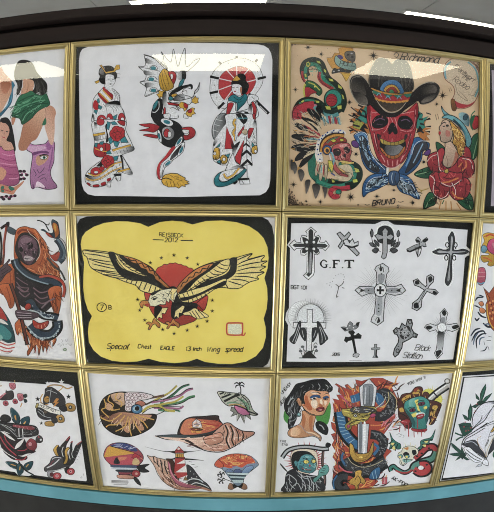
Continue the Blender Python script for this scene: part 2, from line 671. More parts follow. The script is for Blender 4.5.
GLYPH.update({k: _gg(t, w) for k, (t, w) in {
    'a': ('3,4 1,4 0,2 1,0 3,1 3,4 3,1 4,0', 4), 'b': ('0,6 0,0 2,0 3,2 2,4 0,3', 4), 'c': ('3,3.5 1,4 0,2 1,0 3,0.6', 3.4),
    'd': ('3,4 1,4 0,2 1,0 3,1 3,6 3,1 4,0', 4), 'e': ('0,2 3,2.4 2,4 0.5,3.5 0,2 1,0 3,0.6', 3.6), 'h': ('0,6 0,0/0,2 1.5,4 3,3 3,0', 4),
    'i': ('0.5,4 0.5,0.5 1.5,0', 2), 'k': ('0,6 0,0/2.5,4 0.3,2 3,0', 3.6), 'l': ('0,2 1.5,6 0.6,4 0.6,0.5 1.5,0', 2), 'm': ('0,4 0,0/0,3 1.4,4 2,3 2,0/2,3 3.4,4 4,3 4,0', 5),
    'n': ('0,4 0,0/0,2.6 1.6,4 3,3 3,0', 4), 'o': ('1,0 0,2 1,4 2.6,4 3.2,2 2.2,0 1,0', 4), 'p': ('0,4 0,-2.4/0,3 1.6,4 3,2 1.6,0 0,1', 4),
    'r': ('0,4 0,0/0,2.4 1.2,4 2.6,3.6', 3), 's': ('2.6,3.6 1,4 0.5,3 2.4,1.4 1.4,0 0,0.5', 3), 't': ('1,6 1,0.6 2,0/0,4 2.4,4', 2.8),
    'u': ('0,4 0.2,0.6 1.6,0 3,1.4 3,4 3,0', 4), 'g': ('3,3.6 1,4 0,2 1,0.4 3,1 3,4 3,-1.4 1.6,-2.4 0,-1.6', 4), 'v': ('0,4 1.5,0 3,4', 3.6),
}.items()})
F00 = Frame(0, 0, 'gold-framed white sheet of pin-up women, one wrapped in green cloth, one in pink', WHITEPAPER)
F01 = Frame(1, 0, 'gold-framed sheet with two kimono women and a winged dragon between them', BLACKMAT)
F02 = Frame(2, 0, 'gold-framed tan sheet with a red skull in a black cowboy hat', PARCH)
F03 = Frame(3, 0, 'gold-framed picture with dark border cut off at the top right edge', BLACKMAT)
F10 = Frame(0, 1, 'gold-framed white sheet with a skeletal reaper in orange hood and a snake', WHITEPAPER)
F11 = Frame(1, 1, 'gold-framed yellow sheet with a spread-winged eagle on a red disc', WHITEPAPER)
F12 = Frame(2, 1, 'gold-framed white sheet of many black and grey crosses', BLACKMAT)
F13 = Frame(3, 1, 'gold-framed white sheet with pink and orange designs, right edge beside the crosses', WHITEPAPER)
F20 = Frame(0, 2, 'gold-framed sheet of roller skates on a black mat', BLACKMAT)
F21 = Frame(1, 2, 'gold-framed white sheet of sea shells with a nautilus and lighthouse', WHITEPAPER)
F22 = Frame(2, 2, 'gold-framed sheet with a black-haired woman, dagger with dragon and green head', WHITEPAPER)
F23 = Frame(3, 2, 'gold-framed sheet with green leaves round a white veil, at the bottom right', BLACKMAT)
# ------------------------------------------------------------------ kimono women and winged dragon
F01.panel('white_sheet', WHITEPAPER, [(88, 45.6), (120, 43.9), (175, 43), (230, 43.4), (258, 44.4), (264, 45.6), (268.5, 48.5), (271, 53), (272.4, 60), (271.5, 120), (270.3, 180), (269, 187), (266, 192), (260, 195.3), (180, 197),
          (95, 195.8), (88, 194.2), (84, 190.5), (81.8, 184), (80, 130), (79, 60), (80, 53), (82.5, 49)])
Art(F01, 'kimono_woman_drawing', """
@ 80 60 8.23
# kimono body upper
F w : 192,228 150,270 112,320 105,380 108,430 98,470 108,512 250,520 372,520 368,450 350,400 330,370 328,300 310,270 265,232 225,225
f r : 128,330 150,350 155,400 130,412 108,390 112,345
P t 2 : 140,325 158,315 162,350 145,352
P t 2 : 152,368 185,385 172,408 150,398
P t 2 : 118,410 146,415 136,448 118,430
F r 2 : 195,222 240,262 270,285 270,315 255,325 215,275 190,240
p y : 190,243 262,318 255,326 185,252
F r 2 : 165,272 235,342 225,362 205,352 152,292
p y : 166,268 242,345 236,352 160,276
h k w : 275,340 275,400 205,372 240,345 300,340 332,362 350,400 320,392 260,372 215,395
f k : 222,352 290,335 328,345 330,372 290,366 240,362
s k 2 : 260,235 290,290 285,335
s k 2 : 280,250 305,300 305,340
s k 2 : 300,265 325,310 325,350
s k 2 : 190,365 215,390 225,450
s k 2 : 245,375 270,400 275,430
s k 2 : 270,378 295,400 300,420
s k 2 : 300,385 318,405
s k 2 : 330,375 355,420 362,470
E r 38 40 0 2.5 : 178,492
E w 17 19 0 2 : 178,492
e k 6 : 178,492
E r 26 40 0 2.5 : 245,480
E w 11 14 0 2 : 236,485
E r 28 44 0 2.5 : 342,480
E w 14 16 0 2 : 350,488
P t 2 : 268,468 308,445 300,480 285,500
h k w : 105,470 145,490 98,455 112,448 124,490 112,500
# head
F w 2 : 205,140 208,190 225,222 245,228 270,212 290,180 292,130 250,110 215,120
p w : 212,195 262,210 268,240 240,262 205,232
s k 2 : 205,190 205,222 240,262
F k 2 : 155,110 165,70 200,52 245,48 278,65 290,95 305,115 302,145 285,160 280,130 250,118 215,122 208,150 205,195 175,190 158,160 165,135
h a k : 175,85 215,120 160,105 172,72 205,58 200,92 195,125
P y 2 : 160,48 178,40 196,70 214,98 275,88 300,42 326,40 328,75 298,84 285,98 215,112 200,95 180,62
P y 2 : 122,180 155,165 160,182 135,195
s A 3 : 300,112 335,116
s A 3 : 300,142 330,148
s k 3 : 228,158 245,158
s k 3 : 262,158 278,160
s k 2 : 255,165 256,182
e k 8 5 : 252,198
@ 80 122 7.53
F w : 108,-10 100,85 112,150 104,200 106,235 130,262 185,250 172,282 120,318 60,370 40,410 45,455 90,488 160,486 230,452 290,360 320,380 395,392 330,270 320,245 405,212 390,160 345,60 335,-10
E r 30 26 0 2.5 : 155,0
h k w : 118,10 132,50 108,0 128,15 125,60 112,45
f k : 190,30 210,10 205,60 215,110 210,150 196,150 200,90
P t 2 : 205,-5 232,5 218,60 200,50
F r : 285,-8 335,-8 335,28 300,15
P t 2 : 232,2 262,-6 285,18 245,22
R r 56 : 283,88
P t 2.5 : 230,110 250,150 228,168 212,130
P t 2.5 : 250,142 300,150 280,192 262,180
P t 2.5 : 305,130 340,108 365,155 310,155
P w 2 : 100,95 188,78 192,125 120,140
P y 2 : 98,92 188,76 190,92 104,110
h k w : 110,120 170,120 104,112 150,105 145,140 118,142
s k 2 : 135,106 138,138
s k 2 : 155,104 158,134
s k 2 : 172,100 176,130
P y 2 : 240,208 380,168 385,182 250,224
h k w : 400,200 300,220 250,224 385,182 408,212 320,240 260,242
s k 2 : 275,222 285,240
s k 2 : 300,214 312,236
s k 2 : 325,206 338,230
s k 2 : 350,198 362,224
F r : 108,180 125,165 165,160 220,165 230,205 200,240 185,262 140,262 106,235
P t 2 : 112,160 135,158 130,190 110,185
P t 2 : 150,150 180,145 175,170 150,170
s k 3 : 186,155 195,190 185,240
s y 7 : 115,200 165,218 205,222
E w 12 15 0 2 : 162,205
P t 2 : 195,228 225,212 240,240 205,240
# trailing hem
f k : 130,325 165,295 170,330 130,335
R r 48 : 212,298
P t 2 : 250,262 292,252 280,290 258,290
E r 45 38 0 2.5 : 125,378
E w 16 10 0 2 : 122,378
E r 20 16 0 2 : 165,350
s y 9 : 62,385 120,405 190,370 250,320 320,300
s k 2 : 62,380 120,398 188,362 250,312 320,292
h k w : 80,410 180,400 48,395 115,412 180,385 320,310 320,330 250,365 150,430 85,432 45,410
s y 9 : 45,425 100,438 160,420 240,370 315,340
s k 2 : 45,434 100,446 165,428 245,376 320,350
s k 2 : 150,400 155,425
s k 2 : 180,388 188,410
s k 2 : 210,370 218,395
s k 2 : 240,350 250,372
s k 2 : 270,330 280,352
s k 2 : 295,315 305,340
F r 2 : 55,455 80,468 75,480 60,472
F r 2 : 100,475 140,470 145,485 105,488
F r 2 : 160,462 190,450 195,470 165,480
F r 2 : 205,430 230,420 232,438 210,448
p k : 300,250 318,245 325,300 330,355 318,350 315,300
P w 2 : 325,270 372,345 330,355
P y 2 : 280,368 372,345 378,360 290,380
h w k : 340,380 395,385 330,375 378,360 398,388 360,394
P w 2.5 : 205,455 235,450 230,490 205,488
P w 2.5 : 255,395 312,388 305,440 285,445 270,410
p k : 255,390 312,386 312,405 262,408
s k 3 : 265,420 285,445
""", 'kimono woman drawing in white with red roses', lw=3)
Art(F01, 'winged_dragon_drawing', """
@ 135 45 7.014
F w : 62,68 145,95 210,150 245,190 350,190 420,140 455,95 415,110 360,150 352,25 325,80 300,150 270,30 250,120 185,48 200,90 170,130
F w : 70,75 75,120 65,150 25,152 75,200 70,245 35,262 80,300 70,360 130,340 170,320 210,250 230,180 140,100
h k w : 75,105 140,125 75,92 145,128 80,128
h k w : 70,195 140,205 65,178 150,205 75,212
h k w : 80,280 140,280 75,265 150,272 80,300
s k 2 : 62,68 130,90 210,170
s k 2.5 : 25,155 90,165 175,185
s k 2.5 : 35,262 100,250 172,262
s k 2 : 70,360 120,338 168,320
F w 2.5 : 105,172 115,148 142,145 158,170
e t 20 13 : 128,162
F w 2.5 : 90,245 100,225 130,220 155,245
e t 20 13 : 115,240
F w 2.5 : 105,325 115,302 140,298 158,325
e t 20 13 : 130,318
h k w : 325,200 290,200 310,185 352,185 355,232 300,240
f k : 330,185 355,185 357,235 332,240
h k w : 225,165 195,100 182,85 200,110 232,165 215,170
F y : 205,168 235,185 250,220 272,290 235,320 195,318 172,280 168,220 185,185
s k 2 : 205,180 225,230 240,290
s k 2 : 190,190 200,250 225,310
s k 2 : 178,210 190,270 205,315
F r : 232,192 275,188 290,220 275,272 262,260
F w 2 : 250,205 268,210 262,240 252,232
P y 2.5 : 152,345 168,340 165,318 190,325 215,318 195,345 200,372 180,362 178,384 166,365
F t 3 : 345,235 340,265 318,295 306,292 318,255
# snout
F w : 240,330 300,310 350,290 390,275 402,290 398,310 360,300 330,330 345,350 390,365 398,400 370,420 330,400 260,405 235,380
f k : 240,345 290,300 350,282 398,276 406,300 392,312 388,292 350,302 300,330 262,345 250,370
h k l : 300,380 350,360 300,350 340,345 350,382 310,395 262,385
F y 2.5 : 255,350 280,340 298,348 280,362 262,364
F t 2.5 : 235,375 250,360 270,378 250,390
s k 3 : 290,340 320,365 350,372
s k 2 : 330,330 360,320 365,345
s k 3.5 : 330,385 380,375 410,360 420,325 440,300 455,262
s k 3 : 415,345 445,315 452,275
F r 3 : 222,402 270,408 330,418 320,428 260,422 225,415
P y 2.5 : 305,420 325,400 350,405 372,420 365,450 345,465 340,445 318,440
F r 2 : 345,408 372,420 365,445 345,435
P y 2.5 : 398,385 425,358 430,372 445,372 440,395 448,402 425,412 400,402
P y 2.5 : 365,460 400,440 420,445 412,465 425,480 400,490 395,505 375,500 355,485
F r 2 : 370,462 400,448 395,475 375,475
# neck and coils
F k : 120,512 122,450 160,382 190,385 195,430 188,480 192,512
F t 3 : 160,385 158,420 135,455 125,455 130,420
s w 5 : 168,395 168,440 145,470 122,470
F w 3 : 195,350 212,330 215,390 235,440 270,470 300,490 300,512 240,512 200,460
h k w : 195,380 235,400 195,340 220,330 225,400 260,450 300,480 290,492 220,460 195,410
F r 2.5 : 205,440 215,445 212,500 196,502 200,470
s k 3 : 245,445 270,440 310,460 285,425 320,450
F w 2 : 340,500 350,480 375,512 345,512
@ 135 115 6.827
F k : 115,-5 130,45 160,75 158,110 165,165 190,200 235,220 280,218 320,190 340,160 322,90 295,55 240,30 200,20 190,-5
h l k : 205,130 300,130 190,95 230,80 265,110 262,150 225,170 190,140
F w 2.5 : 195,-5 240,-5 232,28 205,24
F w 3 : 175,40 195,22 245,35 262,60 240,78 200,65
e 1e8090 24 13 15 : 218,48
F r 2.5 : 30,65 75,60 110,58 165,75 160,95 130,118 90,112 30,105 75,95 100,85 70,80
F r 2.5 : 55,138 100,130 150,140 155,158 120,155
F w 2.5 : 155,105 170,110 182,150 180,190 158,160
e 1e8090 8 24 -12 : 166,145
F r 2.5 : 205,100 225,95 240,120 230,150 205,150 195,125
E w 14 20 0 2 : 236,132
E r 15 22 0 2 : 212,128
F r : 318,90 380,82 412,110 400,150 345,172 330,140 360,138 370,115 330,100
F w 2 : 325,100 370,105 355,128 330,120
F w 2.5 : 322,145 320,185 290,215 272,215 290,175
e 1e8090 9 28 35 : 302,180
# tail
F w : 340,190 330,240 290,285 235,325 200,370 190,420 215,438 185,442 155,430 150,380 165,330 210,280 255,220 280,218 320,190
f r : 278,222 230,285 180,330 168,380 172,430 180,445 160,432 150,385 160,335 200,290 250,222
s k 2.5 : 278,222 230,285 184,330 170,380 176,430
h k A : 270,240 250,300 320,200 290,270 240,310 250,275 285,232
F w 2.5 : 335,212 328,250 300,278 292,270 310,225
e 1e8090 9 26 25 : 316,240
F w 2.5 : 255,312 225,345 195,355 205,325 235,308
e 1e8090 24 9 -40 : 225,330
h k l : 190,380 200,430 188,370 192,410 220,432 190,435 180,420
P y : 182,452 188,425 205,408 245,398 290,400 320,418 345,430 340,442 368,455 355,462 372,470 340,475 345,490 320,482 300,500 280,490 230,492 195,475
s k 4 : 180,440 215,430 255,445
s k 2 : 215,450 225,485
s k 2 : 240,452 250,488
s k 2 : 262,452 275,488
s k 2 : 285,455 302,485
s k 2 : 280,435 325,450
s k 2 : 270,420 300,425
s k 2 : 230,405 265,425
""", 'black and white winged dragon drawing with yellow tail tuft', lw=3)
Art(F01, 'parasol_woman_drawing', """
@ 205 50 7.523
F w 2.5 : 240,62 320,70 390,110 430,180 432,250 390,320 340,370 240,395 160,440 90,420 45,350 38,260 60,170 130,100
f c8343a : 240,122 300,130 345,155 375,200 380,250 350,310 300,340 200,340 150,378 110,330 102,260 115,200 160,155
s k 2 : 240,122 300,130 345,155 375,200 380,250 350,310
s k 2 : 150,378 110,330 102,260 115,200 160,155 240,122
s K 1.6 : 240,240 175,160
s K 1.6 : 240,240 130,225
s K 1.6 : 240,240 125,300
s K 1.6 : 240,240 165,355
s K 1.6 : 240,240 200,145
s K 1.6 : 240,240 280,140
s K 1.6 : 240,240 375,210
l w 7 : 240,235 238,60
l w 7 : 240,235 115,100
l w 7 : 250,235 392,75
l w 7 : 240,245 40,200
l w 7 : 240,250 40,325
l w 7 : 240,255 100,445
l w 7 : 280,250 455,205
l k 13 : 38,200 105,214
l k 13 : 35,326 98,312
l k 13 : 98,442 145,395
l k 13 : 395,218 458,203
l k 12 : 238,45 238,62
l k 12 : 105,90 122,108
l k 12 : 395,70 378,90
e k 4 : 70,265 90,360 180,100 300,85 395,160
# head
F k : 205,232 245,195 250,182 285,180 305,200 305,230 328,260 322,300 300,330 270,325 262,290 205,265
F w 2 : 205,260 255,258 278,280 275,330 262,345 215,328 202,300
p y : 205,230 238,192 268,222 240,232
s k 2.5 : 205,230 238,192 268,222
s k 3 : 205,282 222,284
s k 3 : 236,282 252,280
e b4434c 8 5 : 226,312
f B87458 : 262,285 278,282 275,330 266,320
s k 2 : 205,262 200,300 215,328
# hands and stick
l k 15 : 330,330 480,478
l w 4 : 340,345 400,405
F w 2.5 : 330,340 360,335 395,350 400,375 375,385 355,405 330,412 318,380
l k 16 : 400,400 478,478
l w 4 : 412,420 466,472
s k 2 : 350,350 372,372
# scarf
F 1f8590 : 175,365 215,335 260,355 300,330 320,355 300,400 265,435 240,460 240,400 185,385
s k 3 : 215,350 255,378 290,345
s k 2 : 245,400 275,385
# sleeves
F w : 175,385 230,400 235,460 330,440 345,400 370,385 385,420 385,512 150,520 100,505 130,460 165,430
F r 2.5 : 178,400 215,402 200,445 178,490 160,500 165,440
F r 2.5 : 350,400 368,395 388,450 378,512 362,512 362,450
h k w : 350,440 320,470 330,420 350,410 350,500 320,500
h k A : 290,470 290,520 232,470 320,465 322,512 232,512
s w 4 : 262,470 300,512
e w 14 : 285,478
@ 205 115 6.827
F 8d9092 : 100,-5 70,30 50,80 48,130 65,170 90,150 140,70 145,-5
h k a : 150,40 100,50 145,-5 148,60 90,150 68,170 90,80 110,20
s w 3 : 90,5 60,70 62,150
s w 3 : 55,60 100,75
s w 3 : 52,100 92,115
s w 3 : 72,30 120,40
F w : 140,60 95,150 60,190 55,260 60,310 110,340 150,345 150,400 230,375 240,345 270,330 322,335 305,250 350,240 350,60 340,30 330,-5 150,-5
h k w : 60,200 90,160 60,200 65,170 140,65 145,90 90,175 62,215
P r 2.5 : 148,78 200,220 190,230 135,232
h k r : 200,200 170,150 170,130 202,218 180,220
P r 2.5 : 225,128 270,70 262,110 225,150
F r 2.5 : 300,95 332,88 318,130 300,162 292,140
F r 2.5 : 325,-5 342,-5 345,30 330,25
h k w : 350,50 330,80 335,35 350,50 352,85 310,85 328,60
s y 13 : 208,25 195,55 210,85 192,120 205,150 200,175
s k 2 : 218,25 205,55 220,85 202,120 215,150 210,178
s k 2 : 198,25 186,55 200,85 182,120 196,150
F w 2 : 220,0 262,65 225,130 205,180 210,90
F k 2 : 215,-5 265,-5 290,25 265,60 222,10
s t 7 : 220,22 290,22
s w 3 : 245,-5 262,30
F q 2 : 250,112 275,95 292,115 280,135 262,130
P r 2.5 : 265,172 205,285 210,315 240,340 250,260 270,200
h k w : 195,235 215,270 190,220 240,180 210,250 200,300 190,290
P w 2 : 270,150 305,190 322,335 270,345 240,345 258,240
P k 1 : 262,205 280,190 305,210 305,222 280,204 262,218
P k 1 : 250,265 285,235 318,268 318,285 285,255 250,288
P k 1 : 240,345 290,300 325,335 322,350 290,320 250,360
s k 2.5 : 283,145 288,440
F y : 70,225 98,230 100,290 70,305 55,285 60,245
E w 10 12 0 2 : 66,262
P t 2.5 : 108,185 100,215 75,220
F y : 105,290 125,272 150,285 152,320 125,335 105,318
E w 11 12 0 2 : 130,302
P t 2.5 : 172,262 160,295 138,275
P t 2.5 : 82,315 105,305 108,335 85,325
P t 2.5 : 318,180 340,210 322,235
F y : 320,225 350,208 358,240 350,262 322,262
E w 9 11 0 2 : 345,248
q k 2 26 110 25 20 : 60,220 140,200 150,330 80,320
q k 2 24 70 25 14 : 300,130 345,100 350,230 320,230
# hem
F w : 190,262 150,350 145,390 240,375 270,360 210,320
h k w : 230,340 200,390 195,350 240,345 275,375 200,400 130,400
F 1f8590 : 145,378 90,400 62,440 70,478 100,490 160,478 230,440 280,382 265,368 200,425 130,458 95,440 110,400
F w 2 : 108,398 145,378 240,365 262,372 200,420 140,452 98,440
s y 13 : 128,400 150,430 190,412 215,385 235,362
s k 2 : 140,395 158,420 188,402 210,375
s k 2 : 120,405 148,440 195,422 225,392
P w 2.5 : 232,440 260,432 300,430 308,470 240,472
p k : 225,432 300,430 302,442 225,448
p k : 190,470 215,445 225,455 205,475
s k 3 : 250,448 268,470
""", 'woman with red parasol and teal-hemmed kimono drawing', lw=3)
# ------------------------------------------------------------------ red skull in a cowboy hat
Art(F02, 'snake_and_war_bonnet_skull_drawing', """
@ 285 40 7.057
* k 32 7 8 : 162,52
* k 27 6 8 : 256,100
* k 26 5 8 : 74,350
* k 22 5 8 : 455,438
e k 1.6 : 90,110 120,90 210,95 320,90 100,200 85,280 330,330 250,430 440,200 300,60
# yellow flower with banner
P d89a30 1.5 : 375,60 400,42 435,50 480,60 480,90 440,110 470,160 490,230 450,250 430,295 400,240 360,210 330,200 300,150 295,125 330,125 350,90 385,95
F K 2.5 : 330,235 345,200 370,205 400,200 430,215 450,205 480,225 440,230 400,225 360,232
F 6a6258 2.5 : 420,100 440,80 490,85 490,150 440,140
e K 10 7 : 445,105 475,120
e l 8 5 : 345,222 380,215 470,95
F 8fb4a8 3 : 360,110 395,140 440,160 494,165 494,215 430,208 375,185 350,150
f 4d3f80 : 370,105 400,110 410,130 385,135
P y 1.2 : 395,230 440,240 470,230 455,255 435,290
x K 5 34 0.2 1 3 HOLL : 385,180
# snake upper body
s 1a2c22 64 : 150,260 135,215 150,170 200,152 245,170 270,225 300,280 350,320 390,370 405,440 385,500
s 2a8a70 26 : 150,275 145,215 165,178 205,172 240,195 255,240 285,290 335,335 365,375
s b03038 18 : 122,220 122,260 140,295
s b03038 24 : 245,225 240,265 262,300 300,325 345,350
s K 3 : 160,285 155,240 170,210 210,205 235,220 240,270 265,305 310,340
s K 3 : 145,305 118,270 112,220 125,175 165,145 215,138 265,155 290,210 320,265 380,310 415,380 420,440
P c8c848 2 : 148,160 165,150 182,168 170,192 150,188
P 3a7a3a 1 : 155,165 168,160 172,178 158,180
P c8c848 2 : 218,145 245,148 255,168 232,165
P c8c848 2 : 272,200 292,215 290,235 275,225
P c8c848 2 : 305,270 335,275 345,295 315,290
P c8c848 2 : 372,310 400,330 402,348 375,338
P c8c848 2 : 390,375 412,390 420,420 398,412
P c8c848 2 : 365,465 400,458 405,495 372,498
P c8c848 2 : 135,240 150,235 155,262 140,265
q 0c1c14 3 22 60 60 30 : 130,180 260,150 290,270 400,350 400,430 330,340 240,220 160,200
q 6ac0a0 3 18 60 60 20 : 140,200 240,190 290,290 380,360
# snake head
F 2a6a48 : 150,290 190,290 225,310 255,340 262,370 245,392 225,385 200,350 170,330 145,335
s c8c848 8 : 165,300 205,315 245,355
F b8303c 2 : 140,340 170,335 200,352 225,372 190,380 165,405 150,430 140,400
s c8c848 12 : 142,310 132,350 138,400
e Y 6 5 : 210,330
s w 3 : 225,388 238,402
s w 3 : 205,378 210,398
# second coil
e 1c3c30 68 75 : 340,420
e 2a9080 58 66 : 340,418
E b02a34 40 45 0 3 : 328,425
s K 2 : 300,400 330,392 362,405
s K 2 : 295,420 330,410 365,425
s K 2 : 297,440 330,430 362,445
s 1a2c22 60 : 80,500 110,450 160,430 215,440 260,470 300,512
s c03040 50 : 85,500 130,475 180,480
s d07088 26 : 175,460 220,470 250,512
s 2a8a70 14 : 100,448 150,425 210,430
P c8c848 2 : 110,435 128,420 140,430 120,445
P c8c848 2 : 210,425 240,430 250,445 222,445
P c8c848 2 : 280,470 315,465 320,490 290,495
@ 285 105 6.175
s c03040 60 : 75,90 75,40 120,15 180,5
s K 3 : 55,100 45,50 70,10 110,-10
s K 1.5 : 60,20 95,35
s K 1.5 : 50,45 90,55
s K 1.5 : 52,70 92,80
s 1a2c22 46 : 200,0 250,30 310,38 350,10
s 5aa0a0 24 : 180,10 230,55 290,68 330,55
P c8c848 2 : 245,5 280,8 285,32 255,28
P c8c848 2 : 320,5 350,0 350,25 325,30
# lower coil
s 1f7058 50 : 170,280 165,380 185,440 260,480 330,485
s 1a2c22 60 : 340,370 400,370 445,400 445,450 400,495 330,500 260,480
s 2a8a70 22 : 330,365 400,375 430,410 420,460 370,485
P c8c848 2 : 425,385 455,395 462,415 435,418
P c8c848 2 : 415,460 445,455 450,475 422,482
P c8c848 2 : 285,455 305,460 310,480 290,478
P c8c848 2 : 345,350 370,355 375,370 350,368
q c8a89a 2.5 20 20 30 12 : 170,390 300,470 420,470 440,380
# feathers
F k 2 : 185,210 120,200 50,205 55,190 100,180 150,190
F k 2 : 190,225 120,225 45,200 52,182 100,185
F k 2 : 195,180 140,160 90,150 60,115 100,120 150,140
F k 2 : 200,160 165,125 110,90 105,75 150,85 200,120
F k 2 : 210,130 180,90 140,40 140,22 180,35 215,80
F k 2 : 195,250 130,290 50,275 45,255 100,240 150,240
F k 2 : 185,270 150,310 70,345 65,325 100,290
F k 2 : 180,295 150,340 90,390 92,365 120,325
F k 2 : 225,90 210,60 190,20 220,10 240,70
f q : 210,225 155,222 110,215 150,202 200,205
f q : 215,190 160,165 105,150 160,150 205,170
f q : 215,165 180,130 130,95 180,112 215,140
f q : 215,140 190,100 165,65 200,90 225,120
f q : 210,250 150,255 100,262 145,240 200,238
f q : 200,285 150,310 110,330 150,285
f q : 240,120 232,80 222,50 245,70 258,115
f 7cb4bc : 215,215 150,215 130,208 180,205
f 7cb4bc : 240,120 235,90 225,70 245,85
f 7cb4bc : 260,110 250,75 262,75 272,110
f 7cb4bc : 290,110 285,70 298,75 302,110
f 7cb4bc : 330,115 325,75 338,85 345,120
f b83040 : 210,190 150,150 120,120 165,150 215,180
f b83040 : 215,205 160,195 120,190 180,192
f b83040 : 275,110 265,70 278,72 285,110
f b83040 : 312,115 305,75 318,80 322,115
f b83040 : 205,235 160,248 130,250 170,238
s q 10 : 245,70 258,125
s q 10 : 285,65 292,120
s q 9 : 340,70 348,120
s K 2 : 232,60 255,130
s K 2 : 268,70 282,120
s K 2 : 300,70 310,118
s K 2 : 322,80 332,120
s K 2 : 50,200 120,203 200,218
s K 2 : 70,128 140,160 205,200
s K 2 : 115,85 165,130 215,180
s K 2 : 150,40 190,90 225,150
s K 2 : 50,262 130,252 200,240
s K 2 : 75,335 140,300 195,265
s d8a030 5 : 55,160 80,155
s d8a030 5 : 40,270 62,272
s d8a030 5 : 75,390 95,382
F q 2 : 200,350 185,400 190,440 210,400 215,360
F q 2 : 225,360 210,420 215,480 235,430 240,370
F q 2 : 245,370 245,420 250,470 262,420 260,372
s b83040 6 : 205,365 200,410
s b83040 6 : 240,375 235,430
s 7cb4bc 6 : 225,370 222,420
q 1a1a1a 3 34 215 25 44 : 60,110 140,30 215,80 215,230 150,310 60,300
q b8b0a0 3 34 215 25 34 : 60,110 140,30 215,80 215,230 150,310 60,300
q c87838 3 30 215 25 16 : 60,130 140,60 215,100 215,230 150,300
q 3a8890 3 30 240 25 12 : 180,60 330,60 330,120 220,140
# white beaded brow with dots
f e0d8d0 : 190,260 200,220 240,180 300,150 360,155 375,180 330,172 270,185 235,225 225,290 235,345 200,350 185,310
e 2c4a90 5 : 210,215 232,190 262,170 300,158 340,158 205,245 200,275 205,305 215,335 225,208 250,185 290,168 330,168 360,170 218,240 215,270 220,300
# headband
s 3a2a1a 30 : 225,290 230,240 255,205 305,185 365,190
s d8962c 24 : 228,290 235,245 260,212 308,192 362,195
s a83a28 12 : 232,285 240,248 268,218 310,200 362,204
F a83a30 2 : 245,240 275,210 320,195 370,205 378,230 320,235 270,255
P c8c030 2 : 278,218 300,208 318,222 298,232
P c8c030 2 : 335,208 360,208 362,222 342,226
s 3a7a60 8 : 258,235 285,212 325,200
# skull
F c85a58 2.5 : 290,262 320,240 370,232 400,245 410,290 400,330 420,355 400,362 345,345 310,335 290,310
f K : 298,275 330,268 345,290 330,315 302,308
f K : 362,262 390,258 402,280 385,300 365,285
f K : 360,305 372,300 375,325 362,322
f e0a098 : 335,250 370,240 385,250 350,262
f e0a098 : 345,320 352,300 355,330
P e0c060 1.5 : 330,345 360,342 395,350 425,352 425,362 390,366 355,358
F c85a58 2.5 : 300,335 320,380 355,420 385,432 382,448 350,440 315,415 290,375
P e0b060 1.5 : 322,385 345,392 370,410 375,425 350,412
f q : 330,375 390,368 415,400 412,440 385,470 330,458 300,435 345,438 392,445 385,415 350,395
q 6a1a20 3 26 30 60 22 : 290,262 370,232 410,280 400,340 310,340
q f0b0a0 2.5 20 30 60 16 : 320,240 400,245 400,330 310,330
# ear ornament
E 2c5a90 28 30 0 2 : 258,278
E d8962c 20 22 0 2 : 258,280
E 3a3a40 10 12 0 1 : 260,282
s 7cb4bc 12 : 285,290 300,330 295,370
s w 5 : 272,300 285,350
P d8c838 2 : 265,340 290,345 298,385 290,420 275,405 262,415 268,380
s g 6 : 270,385 290,420
s 2c4a90 8 : 285,420 308,435
# drooping feathers
@ 285 150 6.175
h K 7a7068 : 50,80 65,150 35,60 60,72 75,110 60,150 50,125 35,115
h K 7a7068 : 90,120 100,190 80,125 105,120 120,150 100,195 88,170
h K 7a7068 : 140,180 140,270 125,190 155,185 150,225 130,272 125,240
h K 7a7068 : 190,210 190,295 168,215 205,205 215,240 190,300 175,265
h K 7a7068 : 245,210 250,300 230,225 262,210 260,250 245,300 238,265
e d8a030 5 : 52,68 82,118
* k 26 5 8 : 52,213
* k 14 4 8 : 130,316
* k 20 5 8 : 218,320
* k 36 8 8 : 405,290
* k 12 3 8 : 450,338
* k 22 5 8 : 438,25
# tail
s 1a2c22 40 : 300,215 360,225 420,210
s 2a8a70 26 : 190,190 250,215 320,225 370,215
s c03040 30 : 400,230 340,240 300,235 280,265 300,288 335,280
s K 2 : 270,265 290,300 330,300 345,270
E 2a8a70 18 16 0 2 : 330,258
s K 2 : 320,240 345,262 325,275
s K 2 : 275,250 295,262
s K 2 : 285,285 300,272
s K 2 : 315,298 312,275
s K 2 : 165,170 200,205 260,222 320,238 400,245
s K 2 : 330,145 400,140 412,170 380,195 320,195 285,175
@ 285 40 4
i 6a5442 3 60 : 14,8 14,60 30,20 90,10
i 3a3028 2.6 50 : 14,12 14,36 24,18 50,10
@ 285 150 4
i 3a3028 3 90 : 12,180 12,218 60,226 40,205
i 6a5442 3 90 : 12,140 12,222 120,228 50,200
""", 'skull in a feathered war bonnet drawing wrapped by a green snake', lw=2.6)
